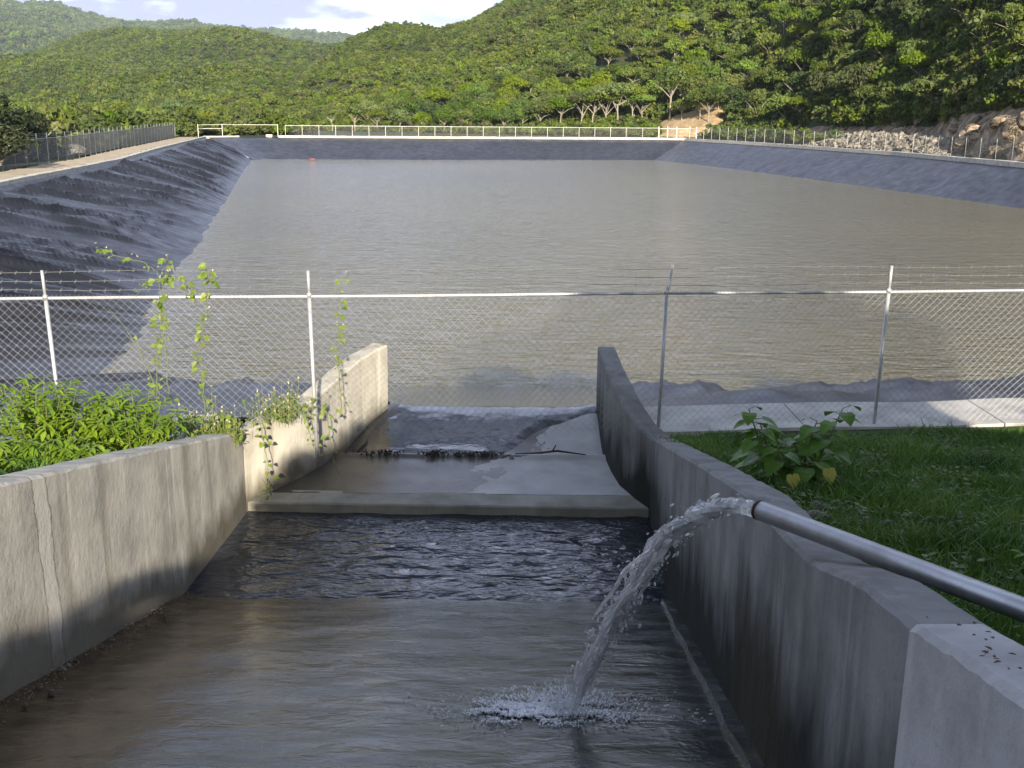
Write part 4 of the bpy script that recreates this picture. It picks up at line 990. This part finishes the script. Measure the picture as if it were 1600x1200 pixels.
# trees standing behind the viewer: they cast the shade over the channel and the lawn
def shade_tree(x, y, zb, clumps, label, seed):
    rs_ = random.Random(seed); vs = []; fs = []
    for (cx, cz, rx, rz) in clumps:
        n_ = int((1100*rx*rz/.8+200)*(.22 if rz < .75 else 1))
        for _ in range(n_):
            d = Vector((rs_.gauss(0, 1), rs_.gauss(0, 1), rs_.gauss(0, 1))).normalized(); q_ = rs_.random()**.45
            c_ = Vector((cx-x+d.x*rx*q_, d.y*min(rx, 1.4)*q_, cz-zb+d.z*rz*q_))
            quad_leaf(vs, fs, c_, Vector((rs_.gauss(0, 1), rs_.gauss(0, 1), rs_.gauss(0, 1))).normalized(), .26, rs_)
    o = empty('tree', (x, y, zb)); mesh_obj('crown', vs, fs, TREELEAF, o)
    b = MB(); b.tube([(0, 0, -.3), (.05, .02, 1.4), (0, 0, 2.6)], [.17, .14, .10], 8)
    for (cx, cz, rx, rz) in clumps: b.tube([(0, 0, 1.2), ((cx-x)*.5, 0, (cz-zb)*.62), (cx-x, 0, cz-zb)], [.10, .07, .03], 6)
    b.build('trunk', BARK, o); tag(o, label, 'tree')
shade_tree(-.4, -6, 2.2, [(0.40, 4.4, 1.1, 1.4), (-2.0, 3.4, 1.0, 1.0), (-1.1, 3.5, 1.0, 1.0), (1.30, 4.9, 1.3, 1.5), (0.60, 3.4, 1.8, .9), (-1.20, 3.2, 1.5, .8)], 'leafy tree behind the viewer shading the channel floor', 31)
shade_tree(3.4, -6, 2.2, [(2.50, 5.6, 1.3, 1.6), (4.20, 6.4, 1.5, 1.7), (5.90, 6.5, 1.4, 1.5), (3.40, 4.0, 1.8, 1.3), (5.60, 4.4, 1.9, 1.4), (4.40, 3.3, 2.2, 1.0), (7.3, 6.2, 1.1, 1.4)], 'tall leafy tree behind the viewer shading the pool and wall', 32)
shade_tree(9.2, -6, 2.2, [(8.00, 4.4, 1.5, 1.4), (9.60, 5.0, 1.3, 1.3), (11.30, 6.3, 1.5, 1.5), (10.60, 4.0, 2.0, 1.3), (12.60, 4.4, 1.4, 1.3), (8.40, 3.2, 2.0, 1.0)], 'leafy tree behind the viewer shading the lawn', 33)

# ---------------------------------------------------------------- near plants
def leaf_shape(mb, base, dirv, up, length, width, fold=.25, droop=.2, heart=False):
    d = Vector(dirv).normalized(); s_ = d.cross(Vector(up))
    if s_.length < 1e-4: s_ = d.orthogonal()
    s_.normalize(); n_ = s_.cross(d)
    prof = ((0, .0), (.18, .62), (.42, 1.0), (.72, .66), (1, 0)) if not heart else ((0, .25), (.06, .85), (.3, 1.0), (.62, .68), (1, 0))
    mid = []; lf = []; rt = []
    for t, w_ in prof:
        c = Vector(base)+d*length*t-Vector((0, 0, droop*length*t*t))
        e = s_*width*.5*w_; l_ = n_*fold*width*.5*w_; back = d*length*(-.12 if heart and t < .1 else 0)
        mid.append(c); lf.append(c-e+l_+back); rt.append(c+e+l_+back)
    k = len(mid); vs = mid+lf+rt; fs = []
    for i in range(k-1): fs += [(i, i+1, k+i+1, k+i), (i+1, i, 2*k+i, 2*k+i+1)]
    mb.add(vs, fs)
def shrub(cx, cy, zb, rx, ry, h, nstem, label, seed, mat=BUSHLEAF, ll=.135):
    rs_ = random.Random(seed); lv = MB(); stm = MB()
    for _ in range(nstem):
        a = rs_.uniform(0, 6.28); q_ = math.sqrt(rs_.random()); x0, y0 = rx*q_*math.cos(a)*.8, ry*q_*math.sin(a)*.8
        hh = h*(1-.45*q_*q_)*rs_.uniform(.75, 1.08); tip = Vector((x0*1.25+rs_.uniform(-.1, .1), y0*1.25+rs_.uniform(-.1, .1), hh))
        b0 = Vector((x0*.6, y0*.6, -.1))*(1 if nstem > 12 else .05); m_ = b0.lerp(tip, .55)+Vector((0, 0, .1)); stm.tube([b0, m_, tip], [.008, .006, .003], 4, False)
        for k in range(10):
            t = .28+.72*k/9; p = b0.lerp(tip, t)+Vector((0, 0, .1*math.sin(math.pi*t)))
            for sd in (0, 1):
                th = k*2.4+sd*math.pi+rs_.uniform(-.5, .5); d = Vector((math.cos(th), math.sin(th), rs_.uniform(-.25, .55)))
                leaf_shape(lv, p, d, (0, 0, 1), ll*rs_.uniform(.7, 1.3), ll*rs_.uniform(.3, .46), .3, rs_.uniform(.2, .6))
    o = empty('shrub', (cx, cy, zb)); lv.build('foliage', mat, o); stm.build('stems', STEM, o); tag(o, label, 'shrub'); return o
shrub(-5.0, 10.6, .10, .95, .6, .92, 74, 'bright green leafy shrub behind the channel wall, tallest of the shrubs', 41)
shrub(-4.05, 10.7, .12, .62, .5, .82, 48, 'bright green shrub with drooping leaves nearest the vine-hung fence', 42)
shrub(-5.9, 10.3, .10, .55, .5, .62, 34, 'low green shrub at the picture edge behind the channel wall', 43)
shrub(-4.6, 9.5, .38, .9, .35, .36, 40, 'low leafy growth pressed against the back of the channel wall', 44)
shrub(-5.0, 8.2, .62, .7, .5, .32, 24, 'dark low weeds at the picture edge behind the wall', 46, leaf_mat('weed_leaf', ((.03, .06, .012), (.05, .10, .02), (.08, .14, .03)), .3, .5, False, 4))

def vine(pts, label, seed, leaf=.07, n_=26, tipflower=True, mat=VINELEAF, name='climbing_vine', start=0.0):
    rs_ = random.Random(seed); pts = [Vector(p) for p in pts]; fine = []
    for i in range(len(pts)-1):
        for k in range(6):
            fine.append(pts[i].lerp(pts[i+1], k/6)+Vector((rs_.uniform(-.012, .012), rs_.uniform(-.01, .01), rs_.uniform(-.01, .01))))
    fine.append(pts[-1]); o = empty(name, fine[0]); org = Vector(fine[0])
    b = MB(); b.tube([p-org for p in fine], [.006-.004*i/len(fine) for i in range(len(fine))], 4, False)
    lv = MB(); fl = MB()
    for k in range(n_):
        t = start+(1-start)*rs_.random(); i = min(int(t*(len(fine)-1)), len(fine)-2); p = fine[i]-org
        n_l = rs_.uniform(-1, 1); th = rs_.uniform(0, 6.28); d = Vector((math.cos(th), -abs(math.sin(th))*.8, rs_.uniform(-.5, .3))).normalized(); pe = p+d*rs_.uniform(.02, .07)
        b.tube([p, pe], .002, 3, False); s_ = leaf*.72*rs_.uniform(.4, 1.3)
        leaf_shape(lv, pe, Vector((d.x, d.y*.5-.2, rs_.uniform(-.9, .2))), (n_l, -1, rs_.uniform(.1, 1.2)), s_, s_*rs_.uniform(.8, 1.05), rs_.uniform(.05, .5), .15, True)
    if tipflower:
        for k in range(max(3, n_//5)):
            i = rs_.randrange(len(fine)//2, len(fine)); p = fine[i]-org+Vector((rs_.uniform(-.06, .06), -.02, rs_.uniform(0, .08)))
            for q_ in range(4): leaf_shape(fl, p, (rs_.gauss(0, 1), rs_.gauss(0, 1), rs_.gauss(0, 1)), (0, 0, 1), .02, .014)
    b.build('stem', STEM, o); lv.build('leaves', mat, o)
    if tipflower: fl.build('blossom', BLOSSOM, o)
    return tag(o, label, 'vine', None)
def fp(px, py, off=-.06):   # a pixel on the fence plane (slightly this side)
    d = ray(px, py); t = (12.25+off)/(d.y-.1*d.x); return CO+d*t
vine([fp(243, 640), fp(246, 560), fp(250, 500), fp(256, 440), fp(262, 400)], 'climbing vine with yellow-green leaves, thickest of those on the fence', 51, .095, 46)
vine([fp(268, 640), fp(262, 590), fp(258, 530), fp(252, 470), fp(246, 425), fp(225, 410), fp(178, 398), fp(158, 388)], 'vine with a thin tendril arching over the barbed wires', 52, .075, 32)
vine([fp(320, 650), fp(316, 590), fp(310, 540), fp(322, 490), fp(328, 440), fp(322, 410)], 'climbing vine with pale leaves between two fence posts', 53, .095, 42)
vine([fp(300, 470), fp(290, 440), fp(275, 430), fp(262, 432), fp(232, 440), fp(205, 470)], 'sideways vine strand knotted round the barbed wires', 54, .075, 34)
vine([fp(534, 640), fp(530, 590), fp(528, 540), fp(530, 480), fp(534, 430)], 'slender climbing vine just past the second fence post', 55, .07, 36)
vine([fp(250, 620), fp(225, 560), fp(195, 510), fp(168, 480)], 'sparse vine runner slanting across the fence mesh', 56, .05, 10, False)
# creeper on the wall top and strands hanging down its face
def wl(px, py, y): return ony(px, py, y)
def creeper(cx, cy, cz, L_, label, seed, n_=120, hgt=.3):
    rs_ = random.Random(seed); lv = MB(); st_ = MB(); fl = MB()
    for k in range(n_):
        x = rs_.gauss(0, L_*.42); y = rs_.gauss(0, .16); z = abs(rs_.gauss(0, hgt*.5)); b0 = Vector((x*.9, y*.8, -.12)); e = Vector((x, y, z))
        st_.tube([b0, e], .0025, 3, False)
        for q_ in range(3):
            d = Vector((rs_.gauss(0, 1), rs_.gauss(0, 1)-.3, rs_.gauss(0, .5))).normalized(); s_ = rs_.uniform(.03, .075)
            leaf_shape(lv, b0.lerp(e, rs_.uniform(.4, 1)), d, (0, 0, 1), s_, s_*.85, .15, .3, True)
        if rs_.random() < .5:
            for q_ in range(4): leaf_shape(fl, e+Vector((0, 0, .02)), (rs_.gauss(0, 1), rs_.gauss(0, 1), rs_.gauss(0, 1)), (0, 0, 1), .022, .016)
    o = empty('creeper', (cx, cy, cz)); lv.build('leaves', VINELEAF, o); st_.build('stems', STEM, o); fl.build('blossom', BLOSSOM, o); return tag(o, label, 'creeper')
creeper(-3.35, 11.6, .18, .35, 'flowering creeper spilling over the kink of the pale wall', 61, 120, .30)
creeper(-2.75, 12.2, .26, .42, 'flowering creeper along the top of the wing wall by the fence post', 62, 120, .30)
creeper(-3.75, 11.9, .12, .30, 'sparse flowering creeper under the fence vines', 63, 60, .34)
vine([wl(405, 660, 11.75), wl(415, 700, 11.6), wl(420, 730, 11.6), wl(425, 775, 11.65)], 'hanging vine strand with a yellow leaf on the wing wall', 64, .075, 16, False, name='hanging_vine')
vine([wl(480, 655, 12.0), wl(487, 690, 11.9), wl(497, 712, 11.9)], 'short hanging vine strand in the middle of the wing wall', 65, .05, 10, False, name='hanging_vine')
vine([wl(510, 640, 12.2), wl(516, 690, 12.2), wl(520, 720, 12.1), wl(530, 742, 12.1)], 'long hanging vine strand near the end of the wing wall', 66, .07, 11, False, name='hanging_vine')
vine([wl(425, 775, 11.65), wl(412, 750, 11.6), wl(408, 785, 11.6)], 'loose vine end trailing onto the sill', 67, .05, 5, False, name='hanging_vine')
# broad-leaved plant by the right wall
def broad(cx, cy, zb, stems, label, seed, yellow=2):
    rs_ = random.Random(seed); lv = MB(); st_ = MB(); ye = MB(); o = empty('broadleaf_plant', (cx, cy, zb)); cnt = 0
    for (dx, dy, h) in stems:
        st_ = MB(); b0 = Vector((dx*.3, dy*.3, -.1)); tip = Vector((dx, dy, h)); st_.tube([b0, b0.lerp(tip, .5)+Vector((0, 0, .06)), tip], [.012, .009, .005], 6, False)
        nl = int(7+h*15)
        for k in range(nl):
            t = .30+.70*k/(nl-1); p = b0.lerp(tip, t)+Vector((0, 0, .06*math.sin(t*3.1))); th = k*2.4+rs_.uniform(-.4, .4)
            d = Vector((math.cos(th), math.sin(th), .15)).normalized(); pe = p+d*rs_.uniform(.05, .13); st_.tube([p, pe], .004, 4, False)
            s_ = .185*rs_.uniform(.7, 1.2)*(1.05-.35*t); tgt = lv
            leaf_shape(tgt, pe, Vector((d.x, d.y, -.22)), (0, 0, 1), s_, s_*.98, .10, .35, True)
        st_.build('stem', STEM, o)
    for (x, y, z) in ((-.10, -.40, .30), (.20, -.36, .34)): leaf_shape(ye, (x, y, z), (.1, -.4, -.75), (0, -1, .4), .12, .11, .1, .1, True)
    lv.build('leaves', BROADLEAF, o); ye.build('yellow_leaf', YELLOWLEAF, o); return tag(o, label, 'plant')
broad(2.36, 8.4, lawn_z(2.36, 8.4)-.04, [(-.38, .05, .72), (-.15, -.1, .42), (.1, -.15, .34), (.42, .1, .72), (.24, .2, .58), (-.25, .15, .56), (.1, .2, .40)], 'broad-leaved plant with two yellow leaves beside the shaded wall', 71)
o = shrub(5.75, 10.6, .1, .3, .3, .5, 10, 'dark leafy weed at the picture edge above the lawn', 72, BROADLEAF, .12)
shrub(3.9, 6.0, lawn_z(3.9, 6.0), .5, .4, .4, 16, 'feathery dark weed in the lawn beyond the pipe', 73, BROADLEAF, .09)
shrub(3.1, 4.9, lawn_z(3.1, 4.9), .55, .4, .45, 18, 'feathery dark weed close behind the steel pipe', 74, BROADLEAF, .08)
# grass
def grass(name, n_, x0, x1, y0, y1, zf, hmin, hmax, label, seed, cond=None):
    rs_ = np.random.default_rng(seed); v = []; f = []
    for _ in range(n_):
        x = rs_.uniform(x0, x1); y = rs_.uniform(y0, y1)
        if cond and not cond(x, y): continue
        yy = y+.1*x*float(ss(8, 12.1, y)); cl_ = mn.noise(Vector((x*1.1, y*1.1, 3)))
        z = zf(x, y)-.02; h = rs_.uniform(hmin, hmax)*(1+.7*cl_); th = rs_.uniform(0, 6.28); w_ = rs_.uniform(.005, .011); b_ = rs_.normal(0, .55, 2)*h
        dx, dy = math.cos(th)*w_, math.sin(th)*w_; k = len(v)
        v += [(x-dx, yy-dy, z), (x+dx, yy+dy, z), (x+dx*.7+b_[0]*.4, yy+dy*.7+b_[1]*.4, z+h*.6), (x-dx*.7+b_[0]*.4, yy-dy*.7+b_[1]*.4, z+h*.6), (x+b_[0], yy+b_[1], z+h*rs_.uniform(.8, 1.05))]
        f += [(k, k+1, k+2, k+3), (k+3, k+2, k+4)]
    return tag(mesh_obj(name, v, f, GRASS), label, 'grass', kind='stuff')
grass('grass', 95000, 1.72, 8.6, 2.2, 11.75, lawn_z, .06, .17, 'dark shaded grass and weeds on the slope beside the wall', 81, lambda x, y: x < 2.3+.62*y)
grass('verge_grass', 16000, -9, -3.65, 6.5, 11.9, leftg_z, .06, .2, 'rough grass behind the pale channel wall', 82)
def weeds(name, n_, label, seed, mat):
    rs_ = random.Random(seed); b = MB()
    for _ in range(n_):
        x = rs_.uniform(1.8, 7.5); y = rs_.uniform(3.2, 11.3)
        if x > 2.2+.6*y or mn.noise(Vector((x*.9, y*.9, 7))) < -.05: continue
        yy = y+.1*x*float(ss(8, 12.1, y)); z = lawn_z(x, y); h = rs_.uniform(.04, .16)
        for k in range(rs_.randint(3, 7)):
            th = rs_.uniform(0, 6.28); q_ = rs_.uniform(.02, .07); leaf_shape(b, (x+math.cos(th)*.01, yy+math.sin(th)*.01, z+h*rs_.uniform(.4, 1)), (math.cos(th), math.sin(th), rs_.uniform(-.2, .7)), (0, 0, 1), q_, q_*rs_.uniform(.3, .8), .2, .2)
    return tag(b.build(name, mat), label, 'weeds', kind='stuff')
weeds('lawn_weeds', 1500, 'small leafy weeds mixed through the shaded grass', 83, leaf_mat('lawn_weed_leaf', ((.035, .075, .015), (.065, .12, .022), (.12, .17, .045)), .3, .5, False, 2))
weeds('dry_weeds', 180, 'pale dry bits of weed scattered through the shaded grass', 84, leaf_mat('dry_weed_leaf', ((.16, .15, .07), (.24, .22, .11), (.34, .32, .2)), .2, .7, False, 2))
b = MB(); rs_ = random.Random(9)
for i in range(46):
    y = 2.05+abs(rs_.gauss(0, .25))+rs_.random()*.45; x = 1.30+rs_.uniform(-.05, .13); z = 3.25-(y+1.5)*(3.25-2.36)/4.1+.012
    leaf_shape(b, (x, y, z), (rs_.gauss(0, 1), rs_.gauss(0, 1), .1), (0, 0, 1), rs_.uniform(.008, .03), rs_.uniform(.006, .016), .3, .1)
A = NT('dead_leaf'); A.set((.085, .035, .022), .8); tag(b.build('leaf_litter', A.m), 'reddish brown dead leaf crumbs on top of the wall end block', 'leaf litter', kind='stuff')
for i, (x, y, s_) in enumerate(((2.15, 6.9, .10), (2.5, 6.3, .07), (2.3, 7.4, .06))):
    o = link(bpy.data.objects.new('stone', RM[i].copy())); o.data.materials.clear(); o.data.materials.append(STONE); o.location = (x, y, lawn_z(x, y)+.03); o.scale = (s_*1.3, s_, s_*.7); o.rotation_euler = (0, 0, i); tag(o, 'stone half hidden in the grass beside the shaded wall', 'stone', 'stones in the lawn')

# ---------------------------------------------------------------- haze
HAZE = True
if HAZE:
    b = MB(); b.box(-4200, 4200, -150, 4600, -60, 352); hz = b.build('haze', None); tag(hz, 'thin blue air haze over the valley', 'haze', kind='stuff')
    m = bpy.data.materials.new('haze_air'); m.use_nodes = True; t = m.node_tree; t.nodes.clear(); o_ = t.nodes.new('ShaderNodeOutputMaterial'); pv = t.nodes.new('ShaderNodeVolumePrincipled')
    pv.inputs['Color'].default_value = (.70, .85, 1, 1); pv.inputs['Density'].default_value = .00008; pv.inputs['Anisotropy'].default_value = 0.0
    t.links.new(pv.outputs[0], o_.inputs['Volume']); hz.data.materials.append(m)
